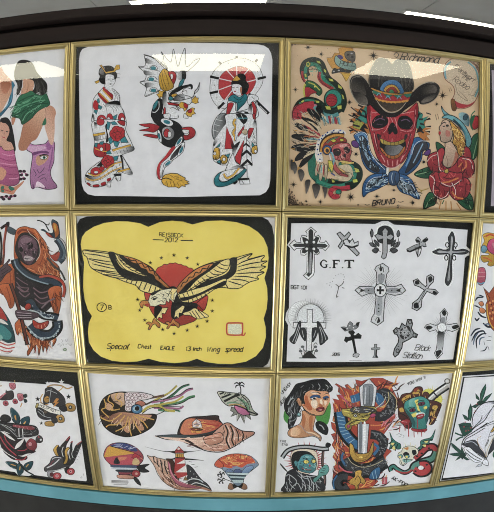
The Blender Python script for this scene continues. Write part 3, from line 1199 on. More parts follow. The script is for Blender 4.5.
Art(F02, 'red_skull_cowboy_drawing', """
@ 350 95 6.175
# spiky colour bursts
P c87828 1 : -5,150 20,165 15,190 -20,200 10,205 0,240 50,220 120,240 120,100 105,40 60,90 25,80 55,115 5,110 40,140
P 2c9080 1 : 60,130 100,60 120,130 100,180 70,160 30,155
P a8a838 1 : 20,165 60,150 90,190 60,215 20,200
P c87828 1 : 420,240 440,280 494,280 470,250 494,245 460,220 500,205 455,200 470,150 440,170 410,200
P 2c9080 1 : 405,130 425,100 450,120 445,145 485,130 455,170 465,200 430,220 408,200
s K 8 : 62,85 95,105
s K 8 : 45,115 95,135
s K 8 : 38,140 70,165
s K 8 : 20,185 60,195
s K 8 : 50,60 80,75
s K 8 : 425,150 450,150
s K 8 : 430,175 460,185
s K 8 : 430,215 455,235
P k 1 : 60,90 75,130 45,112
P k 1 : 22,110 62,140 15,128
P k 1 : 8,150 30,172 -2,166
P k 1 : -8,215 30,215 0,226
P k 1 : 90,175 112,210 85,205 105,235 60,215 75,190
P k 1 : 95,100 112,150 90,140
P k 1 : 432,112 420,150 408,120
P k 1 : 490,140 455,160 500,150
P k 1 : 498,190 460,196 500,198
P k 1 : 494,222 462,225 492,232
P k 1 : 430,190 408,235 440,225 420,245 450,215
t K 12 : -10,120 40,145
t K 12 : 5,75 60,118
t K 12 : -5,200 50,230
t K 12 : 470,110 500,120
t K 9 : 430,120 445,112
# bandana straps
F 2a6298 : 25,245 65,225 105,240 115,290 130,350 165,400 215,440 230,480 180,490 120,470 80,420 60,340 50,300 30,270
F 3a3c44 2.5 : 60,255 95,265 105,330 130,400 180,455 165,478 110,445 75,380 62,310
s 6a9cc8 10 : 40,250 80,240 98,262
s w 3 : 30,245 65,228 100,240 112,280 122,340 160,405 215,460
s 88a8c4 8 : 75,290 88,350 115,405
s 6a7a88 10 : 85,300 105,360
q a8c8dc 4 26 70 50 26 : 30,250 100,245 120,350 215,450 130,460 60,340
q 14202c 5 30 70 50 26 : 30,250 100,245 120,350 215,450 130,460 60,340
q a8c8dc 4 26 -60 50 24 : 330,470 400,290 480,290 430,420
q 14202c 5 30 -60 50 24 : 330,470 400,290 480,290 430,420
F 6c3c88 2.5 : 12,285 35,282 55,305 50,325 25,322 10,305
F 2a6298 : 360,330 380,280 420,260 460,285 490,300 480,340 450,345 440,400 400,460 340,500 290,490 330,430 355,380
F 3a3c44 2.5 : 400,320 440,290 470,290 480,330 440,350 430,395 380,455 340,480 370,410 390,360
s w 3 : 380,370 400,310 430,285 470,285
s 6a9cc8 9 : 345,440 375,370 390,300
s 88a8c4 7 : 450,300 420,360 390,420
F 6c3c88 2.5 : 455,365 470,345 494,335 494,360 475,375
# skull
F c42c38 : 105,60 112,45 130,50 150,85 180,100 210,108 300,115 350,100 400,55 415,50 422,90 415,150 405,215 388,290 365,350 330,410 280,445 240,450 200,430 165,380 140,300 122,220 105,160 105,110
f 8e1a26 : 108,60 125,70 130,130 118,160 106,110
f 8e1a26 : 418,60 400,80 395,130 405,160 418,110
f 8e1a26 : 150,230 175,300 180,370 150,310
f 8e1a26 : 372,240 355,300 350,370 375,300
F k 2.5 : 140,160 165,130 205,125 232,150 228,180 200,200 160,205 138,190
F k 2.5 : 295,165 310,135 350,130 380,155 388,190 360,212 315,205 298,185
s 6a4a6a 6 : 155,160 185,145 215,155
s 6a4a6a 6 : 315,160 345,150 370,165
s 5a3a50 5 : 165,180 200,185
s e89a98 5 : 135,110 170,108 215,118
s e89a98 5 : 300,118 350,110 395,100
s e89a98 4 : 130,215 170,215 205,205
s e89a98 4 : 310,215 350,225 385,215
s e89a98 5 : 148,235 160,300 185,360 215,410
s e89a98 5 : 378,240 360,300 345,350 310,410
s e89a98 4 : 245,130 262,165 250,180
s e89a98 4 : 275,140 285,170 290,215
F k 2 : 262,170 285,200 292,235 275,242 262,225 245,242 232,230 240,195
f 8e1a26 : 200,245 180,270 185,250 195,225
f K : 165,240 190,250 180,280 170,270
f K : 345,240 355,255 340,280 332,260
s 8e1a26 5 : 205,230 215,270
s 8e1a26 5 : 235,250 238,280
s 8e1a26 5 : 285,250 282,280
s 8e1a26 5 : 320,235 312,270
q 8e1a26 3 36 90 20 26 : 110,200 410,200 370,350 300,430 220,430 150,350
q e87a7c 2.5 26 90 20 22 : 130,100 400,100 370,350 300,430 220,430 150,350
s 8e1a26 5 : 130,220 160,222 200,212 215,225
s 8e1a26 5 : 395,225 350,235 315,225 300,232
s f0a8a4 3 : 130,100 128,160 140,220
s f0a8a4 3 : 405,90 402,150 392,210
s f0a8a4 3 : 235,135 240,165 225,210 205,235
s 2a0a10 4 : 150,230 160,270 172,330 190,370
s 2a0a10 4 : 375,235 365,290 350,340 332,370
s 2a0a10 3.5 : 125,125 122,170 135,215
s 2a0a10 3.5 : 402,120 408,170 390,215
# mouth
F k : 188,290 230,305 290,300 335,280 340,330 300,370 250,385 205,360 185,330
h a k : 262,340 200,340 225,310 300,308 330,330 300,365 250,372 215,350
F c8a838 2 : 185,270 205,275 235,288 262,292 300,285 330,272 335,290 300,308 262,312 225,308 195,298
s K 2 : 205,275 207,300
s K 2 : 228,285 228,308
s K 2 : 250,290 250,312
s K 2 : 275,290 275,311
s K 2 : 300,285 300,308
F d87c28 2 : 185,325 200,355 230,385 265,395 300,385 330,350 340,320 330,322 300,362 262,375 225,362 200,330
s K 2 : 205,345 215,372
s K 2 : 228,362 232,388
s K 2 : 250,372 250,395
s K 2 : 275,372 275,395
s K 2 : 300,362 302,388
s e89a98 6 : 200,385 215,415
s e89a98 6 : 230,400 235,435
s e89a98 6 : 262,405 262,440
s e89a98 6 : 295,400 288,435
s e89a98 6 : 325,375 312,410
s 8e1a26 3 : 216,400 225,430
s 8e1a26 3 : 248,405 250,440
s 8e1a26 3 : 278,405 277,440
s e8c0b8 4 : 200,425 235,448 275,448 310,425
* k 20 4 8 : 37,366
* k 18 4 8 : 455,415
# bandana knot
@ 350 150 6.175
s e0ddd4 16 : 232,110 230,170
F 2a6298 : 225,150 170,145 120,160 85,200 75,250 82,290 110,265 150,250 200,225 235,200
F 7c98a8 2 : 120,190 160,175 205,180 190,210 150,225 110,240 105,215
s w 3 : 100,235 110,200 150,170 215,165
e K 8 6 : 140,205 170,190
e w 8 5 : 150,215 120,225
F 2a6298 : 295,150 340,155 380,185 405,235 430,298 400,298 370,280 320,262 292,230 285,190
F 7c8890 2 : 300,190 340,195 380,225 395,265 360,265 320,250 295,220
s w 3 : 300,178 350,185 390,230 408,275
e K 9 7 : 330,225 365,250
e w 8 6 : 345,240 320,210
q 14202c 5 34 -20 50 30 : 85,200 220,150 220,210 90,260
q b8d0e0 4 26 -20 50 26 : 85,200 220,150 220,210 90,260
q 14202c 5 34 40 50 30 : 295,160 380,190 425,290 300,230
q b8d0e0 4 26 40 50 26 : 295,160 380,190 425,290 300,230
F 3a5a80 : 240,140 270,128 300,140 305,180 285,215 250,215 235,180
s a8b8c8 5 : 262,140 255,170 262,205
s K 3 : 280,140 275,180 285,210
* k 22 5 8 : 165,286
* k 16 4 8 : 270,248
* k 20 5 8 : 385,325
* k 16 4 8 : 35,25
x K 7 32 0.35 1.08 -6 BRUNO : 135,345
x K 4 16 0.2 1 0 08. : 288,355
s K 2.5 : 90,335 105,340 120,335
s K 2.5 : 295,318 312,322 330,315
# hat
@ 340 40 6.175
* k 34 7 8 : 205,97
* k 14 4 8 : 298,65
* k 20 5 8 : 58,385
F 262220 : 165,408 130,402 105,388 85,360 68,325 58,285 56,255 66,232 88,218 118,215 142,228 165,255 190,300 212,350 240,400 270,435 300,452 335,452 372,432 402,398 430,352 462,310 500,278 545,262 575,262 600,275 614,300 606,335 580,370 540,392 500,396 480,376 450,395 400,430 350,470 300,475 250,460 205,420 185,400
h 6a6058 1c1a18 : 75,360 130,250 70,300 68,265 85,235 110,232 135,250 150,290 160,340 120,325 90,322
h 1c1a18 7a7066 : 100,330 150,400 80,330 110,320 140,335 165,360 168,398 130,392 100,372
h 1c1a18 6a6058 : 520,300 600,300 500,300 540,280 575,278 596,296 590,325 560,330 520,345 490,365
h 7a7066 1c1a18 : 560,380 560,330 500,385 520,360 560,342 592,336 570,368 530,385
s c8b8a0 5 : 165,408 120,398 90,368 66,320 56,270 66,232 90,217 120,216 145,230 168,258 192,302 215,352 245,402 275,435 305,448 335,446 370,426 400,392 428,348 460,306 500,276 545,260 578,261
s 8a8070 3 : 155,400 112,385 82,345 66,290 72,245 95,228 120,228
s 9a8c7a 3 : 614,300 606,335 580,370 540,392 500,396
h 5a4c40 262220 : 310,448 310,330 215,350 205,325 260,350 330,358 400,350 432,335 405,385 370,424 335,440 300,440 262,415 235,385
F 2a2624 : 180,290 180,215 200,160 235,115 290,120 320,150 350,120 400,125 430,165 445,225 452,300 400,330 320,345 220,325
s 8a8070 2.5 : 180,290 180,215 200,160 235,115 290,120 320,150 350,120 400,125 430,165 445,225 452,300
s 504840 8 : 250,160 240,240 235,290
s 504840 8 : 385,160 400,240 405,300
q 5a544c 3 60 95 12 30 : 190,220 440,220 440,290 200,290
F d8962c 2 : 192,295 260,318 330,328 400,322 442,318 440,330 400,336 325,342 255,332 200,308
P 2c7c68 1 : 200,308 255,330 325,342 400,336 440,330 432,352 380,362 300,362 230,350 205,330
P b02c34 1 : 205,330 230,345 262,325 295,360 325,340 358,362 388,338 415,358 432,350 425,375 380,380 300,380 235,365 215,352
s 7cb4d0 4 : 225,345 240,328 255,352
s 7cb4d0 4 : 280,362 295,345 310,368
s 7cb4d0 4 : 350,366 362,345 378,366
s d8962c 10 : 215,358 240,370 300,382 370,382 420,372
e d8962c 9 7 : 222,362 242,372 265,378 290,383 315,385 340,385 365,383 390,380 412,375
F 4c80b0 2 : 248,312 262,270 295,250 340,248 375,275 392,328 330,328
F d8a030 2 : 270,315 285,285 320,275 350,290 368,326 320,328
F a03830 2 : 285,318 300,298 325,290 345,305 352,326
F 3a8a60 1 : 302,325 315,305 335,325
r K 2 40 66 9 200 340 : 320,318
@ 350 95 6.175
# name on top
@ 340 40 6.175
x K 6 48 0.35 0.95 5 Richmond : 368,125
s K 3 : 330,95 345,78 360,90 350,108 335,102
""", 'red skull drawing in black cowboy hat and blue bandana', lw=2.8)
Art(F02, 'rodeo_woman_and_rose_drawing', """
@ 414 50 7.057
i 6a5442 5 60 : 380,80 455,95 460,170 430,110
f d8bf9f : 265,350 285,300 270,250 225,215 210,165 215,110 250,72 300,65 370,72 430,115 462,190 465,260 440,340 400,390 340,412 290,405
s 6aa8b4 12 : 225,205 218,150 230,110 260,82
s 6aa8b4 12 : 380,85 430,130 452,200 455,265 430,330
s 8a5038 5 : 268,350 287,300 272,250 225,212 208,165 215,110 250,70 300,62 375,70 435,112 466,190 468,262 440,345 400,395 340,415 290,408
f b8303c : 270,340 310,370 380,385 430,360 395,395 340,410 290,400 268,370
x 5a4a40 6 34 0.3 0.88 38 Sweetheart : 275,120
x 5a4a40 6 34 0.3 0.95 36 the : 335,190
x 5a4a40 6 40 0.3 0.95 32 Rodeo : 268,215
s 5a4a40 2.5 : 290,240 310,310 350,345 380,360 350,320 320,290
s 5a4a40 2.5 : 380,310 420,320 440,280
F 8a5a30 2 : 262,350 285,348 290,375 300,410 290,430 270,425 262,390
* k 40 8 8 : 202,320
* k 22 5 8 : 160,382
* k 20 5 8 : 465,440
s K 2 : 245,270 255,300
s K 2 : 258,265 265,290
s K 2 : 165,450 175,490
s K 2 : 150,455 160,495
# hat
F 6aa8b4 : 192,395 215,430 270,470 320,495 350,520 300,515 240,480 205,445
h 9cc8cc 1c3c48 : 320,470 400,470 315,450 345,440 380,455 392,490 385,540 350,520 325,490
E 2a4c58 16 22 20 2 : 362,475
F r 2 : 420,470 450,465 475,490 480,520 440,520 420,500
s 3a7a50 8 : 400,520 405,460 430,430
@ 410 115 5.172
# leaves
F 1f5e3c : 22,308 50,285 100,270 115,300 100,325 60,325
F 1f5e3c : 70,485 75,440 100,400 135,420 130,460 100,475
F 1f5e3c : 135,140 165,155 180,180 150,195 138,175
F 1f5e3c : 310,165 325,110 360,95 362,150 345,210 320,235 305,200
F 1f5e3c : 240,430 300,400 325,440 322,490 280,480
s 88b080 4 : 30,308 70,300 105,290
s 88b080 4 : 80,480 100,440 125,425
s 88b080 4 : 325,225 340,160 355,110
s 88b080 4 : 315,485 290,440 260,425
F r 2.5 : 320,20 345,5 362,30 355,60 330,75 318,50
f 1f5e3c : 310,20 330,0 335,10 322,50 325,80 312,60
# rose
F a8242e : 100,205 140,190 160,220 150,290 120,300 95,270 88,235
F a8242e : 285,165 310,180 315,225 290,230 275,210
F a8242e : 250,240 300,220 330,245 330,300 290,330 240,320
F b42a34 : 140,190 165,170 180,190 170,230 190,275 230,255 260,215 285,225 280,290 240,330 185,325 150,290 145,240
F a8242e : 100,310 140,295 200,340 205,400 190,425 150,435 115,400 100,360
F a8242e : 210,345 270,320 310,345 308,400 280,435 235,440 205,405
F b42a34 : 150,300 190,290 240,300 270,300 265,340 220,365 170,365 155,335
s e8d0c8 3.5 : 142,192 148,240 155,285 190,290
s e8d0c8 3.5 : 102,312 125,335 120,400 155,430 185,420 200,395
s e8d0c8 3.5 : 215,350 235,390 230,430
s e8d0c8 3.5 : 160,350 210,368 265,335
s e8d0c8 3 : 270,225 310,235 325,280
s e8d0c8 3 : 88,240 110,215 138,205
s d87a30 8 : 165,350 200,345 250,325
s d87a30 8 : 285,235 290,265 262,290
s d87a30 8 : 215,395 240,425 275,432
s d87a30 6 : 250,270 270,245
s 5a1018 5 : 170,320 200,330 235,320
s 5a1018 6 : 160,240 175,280
s 5a1018 5 : 270,260 262,300
s 5a1018 5 : 130,340 135,390
s 5a1018 5 : 290,350 285,400
F c8a838 2 : 178,285 195,280 198,298 180,300
q 5a1018 4 40 60 60 40 : 100,210 330,200 320,400 120,420
q e06058 3 30 60 60 26 : 100,210 330,200 320,400 120,420
q 0c2c1c 4 26 -40 40 16 : 30,300 100,280 110,320
q 0c2c1c 4 26 -40 40 16 : 75,470 130,420 120,460
q 0c2c1c 4 26 40 40 20 : 240,430 310,420 320,485
# neck and shoulders
F d8b498 : 180,170 178,200 168,240 175,262 200,272 235,245 250,205 235,170 215,140 185,130
f b46a50 : 235,190 250,205 235,245 210,268 225,235
s 5a2a20 2 : 185,210 195,240 190,270
# face
F d8b498 : 168,30 160,50 150,65 155,85 148,95 155,110 160,135 185,142 210,130 220,95 215,50 190,25
f c87868 : 185,80 205,85 205,110 185,108
f r : 148,85 158,88 156,102 148,98
s K 3 : 165,45 175,38 185,42
s K 3 : 168,60 180,58
e K 8 6 : 192,55
# hair
F d8a030 : 205,30 240,60 270,100 285,150 270,190 265,215 245,195 240,165 220,145 225,110 215,70
s 8a5010 3 : 225,60 235,90 230,120
s 8a5010 3 : 245,80 262,115 240,145
s 8a5010 3 : 265,120 275,160 255,185
s 8a5010 3 : 230,150 250,160 245,185
e 8a5010 7 : 250,130 235,110 262,160
q 8a5010 3 26 70 60 36 : 205,40 250,60 285,140 265,210 230,150
q f8d070 3 22 70 60 24 : 205,40 250,60 285,140 265,210 230,150
# hat front over hair
F 6fb0b8 : 165,15 185,0 230,8 275,45 305,95 318,135 305,165 288,155 285,110 262,70 225,35 190,18
h 1c3c48 4a8c98 : 260,60 300,90 225,20 262,55 290,100 292,150 283,110 262,72 228,38
# green yellow sprigs
s a89030 4 : 95,380 60,390 42,380
s a89030 4 : 60,390 55,402
s c08030 5 : 160,440 150,485
s c08030 5 : 185,445 185,490
s c08030 5 : 210,445 215,490
s c08030 5 : 240,455 262,490
s 3a6a3a 5 : 175,440 165,460
s a84030 4 : 350,380 345,420
s c08030 4 : 335,400 335,440
* k 14 4 8 : 70,242
* k 16 4 8 : 14,455
""", 'woman in a pale blue hat drawing above a red rose', lw=2.8)
# ------------------------------------------------------------------ spread eagle on yellow
F11.panel('black_border', BLACKMAT, [(87, 216.5), (110, 215.8), (180, 215.6), (245, 216), (262, 217), (268, 220), (272, 226), (274, 236), (273.4, 280), (271.5, 350), (270, 358), (267.5, 364), (263, 367),
          (180, 366.5), (94, 363.5), (88.5, 362), (85.8, 358), (83, 320), (79, 260), (76.6, 232), (77, 224), (80, 219)])
F11.panel('yellow_scalloped_field', YELLOW, [(148.3, 226.8), (140, 223.2), (128, 221.4), (116, 221.2), (104, 223), (94, 226.6), (86, 231.6), (82, 237), (80.8, 244), (82, 252), (84.2, 262.6), (83.5, 275), (83.2, 288), (84.8, 300), (88, 310),
          (92, 316), (89, 323), (88, 332), (89, 342), (93.5, 350), (101, 356.5), (112, 360.6), (124, 362), (137, 361.4), (148.8, 358.6), (160, 361.6), (175, 363), (188, 361.6), (197, 358.6), (205, 361.8), (218, 363.6), (232, 364),
          (246, 361.5), (256, 356), (263, 347.5), (265.8, 337), (265.6, 327), (263.6, 318.6), (266.6, 309), (267.6, 299), (267.2, 288), (264.4, 278), (267.6, 268), (268.6, 258), (267.4, 247), (263.6, 238), (258, 232), (249, 226), (236, 222),
          (222, 220.4), (206, 221), (192.5, 224.4), (183, 221.6), (172, 220.6), (160, 222)])
Art(F11, 'spread_eagle_drawing', """
@ 135 255 5.489
# red disc with a scalloped edge
F cc3a2c 2.4 : 118,80 128,68 148,60 160,50 178,52 192,44 208,46 222,42 238,50 252,50 266,58 282,60 294,70 310,72 322,84 340,130 370,190 398,228 392,262 378,300 335,355 300,372 262,384 225,388 190,385 150,372 120,350 95,318 80,290 62,250 52,215 55,180 80,150
# left wing, light feathers
@ 75 212 4.94
F f0dc84 3 : 42,188 100,190 165,198 220,210 300,235 370,268 400,300 440,345 470,372 500,400 500,440 460,430 400,408 330,390 300,362 250,345 200,325 140,308 90,282 72,262 60,225 45,210
t k 4 : 42,188 110,198 175,206
t k 4 : 48,205 110,212 180,228
t k 4 : 66,228 120,238 190,248
t k 4 : 68,232 130,252 200,265
t k 4 : 85,255 140,268 212,284
t k 4 : 72,262 92,282 150,290 222,298
t k 4 : 95,283 150,296 230,310
t k 4 : 130,298 140,308 190,312 245,322
t k 4 : 140,310 200,324 260,328
l k 3.5 : 262,328 252,345
l k 3.5 : 285,335 275,354
l k 3.5 : 308,338 298,362
l k 3.5 : 332,342 318,372
l k 3.5 : 355,350 340,385
l k 3.5 : 378,358 365,395
l k 3.5 : 400,368 390,405
l k 3.5 : 420,378 412,412
l k 3.5 : 440,385 436,420
f k : 165,198 200,202 205,235 225,268 260,290 310,302 370,315 410,335 440,360 470,380 440,384 390,362 330,342 280,338 235,320 205,290 180,245
F f0dc84 3 : 200,205 235,235 270,262 310,288 350,308 385,318 340,316 290,300 250,284 222,255 205,228
t k 3.5 : 212,222 230,240 255,240
t k 3.5 : 222,238 245,256 272,256
t k 3.5 : 236,255 262,272 292,270
t k 3.5 : 258,272 290,290 318,286
t k 3.5 : 290,288 320,304 345,300
t k 3.5 : 320,302 350,312 372,308
f k : 215,208 250,225 300,250 350,275 400,310 440,350 470,378 445,372 400,340 350,312 300,285 250,252
F dc8c3c 3 : 238,216 300,232 350,258 390,288 425,330 468,372 448,372 420,348 398,332 388,312 362,300 352,284 325,275 312,258 285,250 268,238
s k 3.5 : 262,226 280,240 298,238 312,256 330,252 344,272 362,270 372,290 388,288 396,310 410,312 418,332
# right wing
@ 175 212 4.94
F f0dc84 3 : 0,398 40,340 90,290 150,260 220,240 290,228 380,204 360,232 440,214 425,240 455,242 425,262 448,270 420,288 440,298 405,318 412,332 370,345 340,362 320,375 280,378 230,372 170,385 120,405 60,415
t k 4 : 300,240 340,222 380,206
t k 4 : 305,262 350,240 438,216
t k 4 : 306,272 370,255 452,242
t k 4 : 302,292 370,275 444,270
t k 4 : 300,305 370,300 438,298
t k 4 : 290,320 350,318 410,330
t k 4 : 278,332 330,335 365,345
t k 4 : 262,340 300,352 335,362
l k 3.5 : 245,348 262,374
l k 3.5 : 222,356 236,372
l k 3.5 : 198,364 208,380
l k 3.5 : 172,372 178,386
l k 3.5 : 145,384 150,396
f k : 272,230 305,226 306,262 300,298 272,325 225,345 170,362 110,400 60,415 80,390 140,345 200,325 250,305 272,275
F f0dc84 3 : 225,246 268,232 268,268 248,296 200,318 140,340 90,372 50,398 70,370 110,330 170,290
t k 3.5 : 220,252 240,262 265,262
t k 3.5 : 205,265 228,278 258,284
t k 3.5 : 188,280 212,294 245,298
t k 3.5 : 170,292 192,308 225,308
t k 3.5 : 150,308 172,322 202,318
t k 3.5 : 132,322 150,336 178,328
t k 3.5 : 112,338 128,352 155,340
t k 3.5 : 95,355 106,368 132,352
t k 3.5 : 75,372 84,384 108,370
f k : 190,252 228,244 180,285 110,335 55,392 20,400 80,330 130,285
F dc8c3c 3 : 190,254 160,285 110,318 60,355 20,398 0,396 15,365 50,325 100,285 150,262
s k 3.5 : 170,262 158,280 138,278 122,300 102,298 90,320 70,322 58,344 40,348 28,372
# under-wing feathers over the disc
@ 135 255 5.489
F f0dc84 3 : 225,222 270,205 330,185 400,165 494,128 494,160 440,185 395,215 350,242 300,262 270,268 240,245
f k : 250,235 300,225 360,205 430,170 494,140 494,165 420,190 370,215 310,240 262,252
l k 3 : 240,215 250,238
l k 3 : 262,208 272,230
l k 3 : 285,200 295,225
l k 3 : 310,192 320,218
l k 3 : 290,238 296,262
l k 3 : 312,232 320,255
l k 3 : 335,222 345,245
l k 3 : 358,212 368,232
l k 3 : 380,202 390,222
l k 3 : 402,192 410,208
# body
f k : 190,178 225,175 235,215 262,255 330,262 345,280 320,310 262,330 225,350 200,340 198,290 205,240
f k : 262,262 320,262 345,275 300,305 275,320
F cc3a2c 2.5 : 340,262 395,222 398,250 380,302 350,275
F ecd988 2.6 : 325,290 350,300 400,330 398,340 372,345 350,350 330,345 300,330 275,330 262,318 300,305
l k 3 : 345,300 385,342
l k 3 : 330,302 358,345
l k 3 : 312,306 340,345
l k 3 : 300,312 318,340
P f0dc90 2.6 : 150,290 182,288 165,322 148,318 150,348 132,340 118,358 122,325
P f0dc90 2.6 : 262,275 275,282 258,318 242,318 240,348 228,335 215,345 222,305
f k : 110,280 150,285 130,325 108,345
t k 3 : 150,300 142,318
t k 3 : 252,300 244,318
F d88a3a 2.5 : 62,375 78,366 92,372 104,348 118,360 138,378 135,398 122,392 112,378 96,385 82,408 72,405 80,384
F d88a3a 2.5 : 165,372 182,364 195,370 210,348 222,362 245,378 240,398 226,388 212,376 198,384 182,404 174,400 182,382
# neck and head
P ece4c0 2.6 : 82,222 108,198 150,190 200,182 225,185 232,210 222,232 212,262 200,250 190,240 188,262 172,248 168,270 150,272 138,270 110,282 82,278 70,262
P f0dc90 2 : 205,182 235,185 215,215 212,250 195,235 200,215 188,210
f k : 88,210 112,196 150,188 128,202 96,222
t k 4 : 88,240 108,228 128,236
f k : 100,236 120,236 110,246 98,246
t k 3 : 140,210 160,218 150,230
t k 3 : 150,235 172,240 160,252
t k 3 : 165,205 185,215 178,228
t k 3 : 128,255 148,250 160,262
t k 3 : 185,195 200,205 195,215
t k 3 : 120,218 138,215
P d88a3a 2.6 : 70,248 52,248 35,252 26,268 32,286 42,290 46,272 62,278 82,272
f b83028 : 55,268 82,266 72,284 62,280
* k 13 4 5 : 145,15 287,15 345,50 85,42 22,182 15,244 27,302 55,356 152,408 215,430 287,412 342,390 396,362 424,306 425,248 214,0
# lettering and seal
""", 'eagle drawing with spread wings before a red disc and stars', lw=2.2)
for nm, txt in (('artist_name', "x k 3 15 0 1.07 3 REISBECK : 162,66"),
                ('year', "x k 3.8 17 0.1 1.12 0 2012 : 184,90\nl k 2.6 : 135,80 180,82\nl k 2.6 : 250,84 300,84")):
    Art(F11, nm, "@ 120 220 4.116\n" + txt, 'black hand lettering', lw=2)
for nm, txt in (('sheet_number', "o k 1.4 11 10 : 73,223\nx k 2.4 11 0 1 0 7 : 70,229\nx k 2 9 0 1.1 0 B : 89,228"),
                ('caption_word', "x k 2.2 12 0.3 1.05 2 Special : 84,318"), ('caption_word', "x k 2 9 0.1 1.15 3 Chest : 156,317"),
                ('caption_word', "x k 2 8 0.1 1.0 3 EAGLE : 208,320"), ('caption_word', "x k 2 9 0.2 0.95 0 13_Inch : 266,323"),
                ('caption_word', "x k 2.1 11 0.3 1.15 0 Wing : 314,325"), ('caption_word', "x k 2 11 0.3 1.05 0 spread : 356,325")):
    Art(F11, nm, "@ 70 210 2.2977\n" + txt, 'black hand lettering', lw=2)
Art(F11, 'red_seal', """
@ 175 285 4.94
s d8443a 7 : 262,187 325,187 334,195 332,238 325,246 270,246 256,236 256,195 264,187
f e6e6c8 : 268,193 320,193 327,202 325,240 272,240 263,230 263,200
s d8443a 6 : 325,246 340,248 348,234
""", 'small red outlined stamp')
# ------------------------------------------------------------------ sheet of crosses
F12.panel('white_sheet', WHITEPAPER, [(291.3, 223.3), (330, 223.2), (375, 224), (382, 221), (388, 221), (394, 224.6), (467.6, 229.8), (466.3, 246), (469, 249), (468.8, 254), (464.8, 258), (459.5, 318), (460.5, 325), (457, 333), (453, 359.3), (400, 361.3), (340, 361.9), (286.5, 361.5),
          (288, 325), (285.2, 320), (286, 313), (289, 308), (290, 248), (287, 245), (290.6, 240)])
Art(F12, 'cross_drawing', """
@ 280 215 6.648
P f0f0f2 3 : 62,198 95,165 108,180 140,185 135,160 145,135 165,135 178,145 180,120 170,110 205,80 242,110 228,122 232,145 255,135 270,150 262,180 295,182 305,170 328,205 300,238 285,222 255,225 262,250 245,265 228,258 228,380 222,400 188,430 155,402 178,380 180,255 165,268 140,265 135,235 150,222 110,222 95,235
P 303232 1 : 82,200 100,190 160,190 150,165 148,145 172,152 190,165 190,120 190,105 205,92 220,105 222,165 240,145 262,150 245,190 300,192 318,205 300,218 245,215 262,240 240,258 222,240 215,330 210,390 190,410 175,395 190,380 185,240 165,255 145,250 150,220 170,212 100,212
e e8e8ea 9 : 178,180 225,180 178,225 225,225
f a8a8ac : 198,260 210,260 206,375 194,375
f k : 195,195 215,195 215,215 195,215
""", 'budded black cross drawing at the top left of the sheet', lw=2.5)
Art(F12, 'cross_drawing', """
@ 280 210 3.2
P b8b8bc 2 : 182,76 192,70 206,84 220,70 226,78 214,94 254,138 246,147 204,106 192,124 186,116 198,98
f 505256 : 200,100 215,94 232,100 250,112 240,116 215,112
P d8d8dc 2 : 202,98 215,92 222,104 232,92 238,106 250,100 250,112 230,118 208,112
t k 2.5 : 205,112 228,120 252,114
""", 'tilted cross drawing with a crown', lw=2)
Art(F12, 'laurel_cross_drawing', """
@ 345 215 4.457
F 2c2e30 2 : 142,85 150,60 175,48 200,55 214,75 216,110 205,130 150,120
s f4f4f6 8 : 138,85 148,52 175,40 204,48 220,75
s k 2 : 144,85 152,60 176,48 202,56 215,78
P b4b4b8 2.5 : 132,92 145,84 168,92 165,72 178,56 192,70 188,92 205,84 218,95 205,112 188,106 188,165 182,190 172,196 162,188 168,165 168,106 148,112
t K 3 : 118,65 112,80 120,100
F 6a6c70 2 : 118,62 126,78 122,98 114,92
F 6a6c70 2 : 238,68 245,85 236,98 230,84
F 6a6c70 2 : 108,125 125,125 140,140 120,140
F 6a6c70 2 : 245,120 225,125 215,140 235,142
F 505256 2 : 120,158 140,145 150,155 138,170
F 505256 2 : 235,158 215,145 200,155 215,170
F 505256 2 : 130,110 150,125 150,140 135,128
F 505256 2 : 225,110 208,125 205,140 220,128
t K 3 : 118,100 130,140 160,165
t K 3 : 240,100 228,140 195,165
""", 'cross drawing framed by leaves at the top middle', lw=2)
Art(F12, 'ray_cross_drawing', """
@ 345 215 4.457
r 8a8c90 1.5 40 125 64 0 354 : 156,335
P d4d4d8 2.5 : 44,335 65,318 110,318 135,322 142,300 140,255 132,242 140,228 168,215 192,232 196,250 186,262 180,300 186,318 225,318 250,308 270,335 252,352 222,358 186,350 178,370 172,440 172,472 145,492 115,475 120,455 130,440 138,370 135,352 105,350 75,362
f 9a9ca2 : 148,265 176,265 170,300 150,300
f 9a9ca2 : 90,326 135,328 135,345 90,345
f 9a9ca2 : 190,328 235,326 235,345 190,345
f b0b2b8 : 145,368 165,370 162,440 138,440
s k 2 : 150,232 160,250 168,232 172,255
s k 2 : 60,325 80,335 62,345
s k 2 : 252,325 235,335 252,345
s k 2 : 135,470 145,455 155,472
f k : 158,222 166,245 155,248
f k : 70,330 88,336 70,342
f k : 245,328 228,336 245,342
f k : 142,480 150,455 156,475
e k 3 : 150,400 150,415 150,430 104,335 208,335 162,262
E e8e8ea 27 29 0 2.5 : 157,335
f k : 152,318 162,318 162,330 172,330 172,340 162,340 160,352 152,352 152,340 142,340 142,330 152,330
""", 'large ray-shaded cross drawing in the middle of the sheet', lw=2.2)
Art(F12, 'cross_drawing', """
@ 400 215 6.024
P 9a9ca0 2.5 : 40,205 85,182 118,170 128,185 58,218 42,218
P k 1 : 40,205 58,218 128,185 130,195 60,225 42,220
P b8b8bc 2.5 : 92,150 108,132 125,150 128,165 145,145 160,135 168,150 150,165 158,190 135,185 115,190 120,165 100,165
f k : 135,150 165,140 168,150 145,165
f k : 92,148 105,165 122,165 112,150
t K 5 : 110,190 108,220 106,255
t K 4 : 92,195 98,225 106,250
t K 4 : 130,200 120,235 108,252
t K 3 : 130,185 150,192 158,178
s K 3 : 95,195 112,205 130,200
""", 'small tilted cross drawing of logs and a hanging pendant', lw=2)
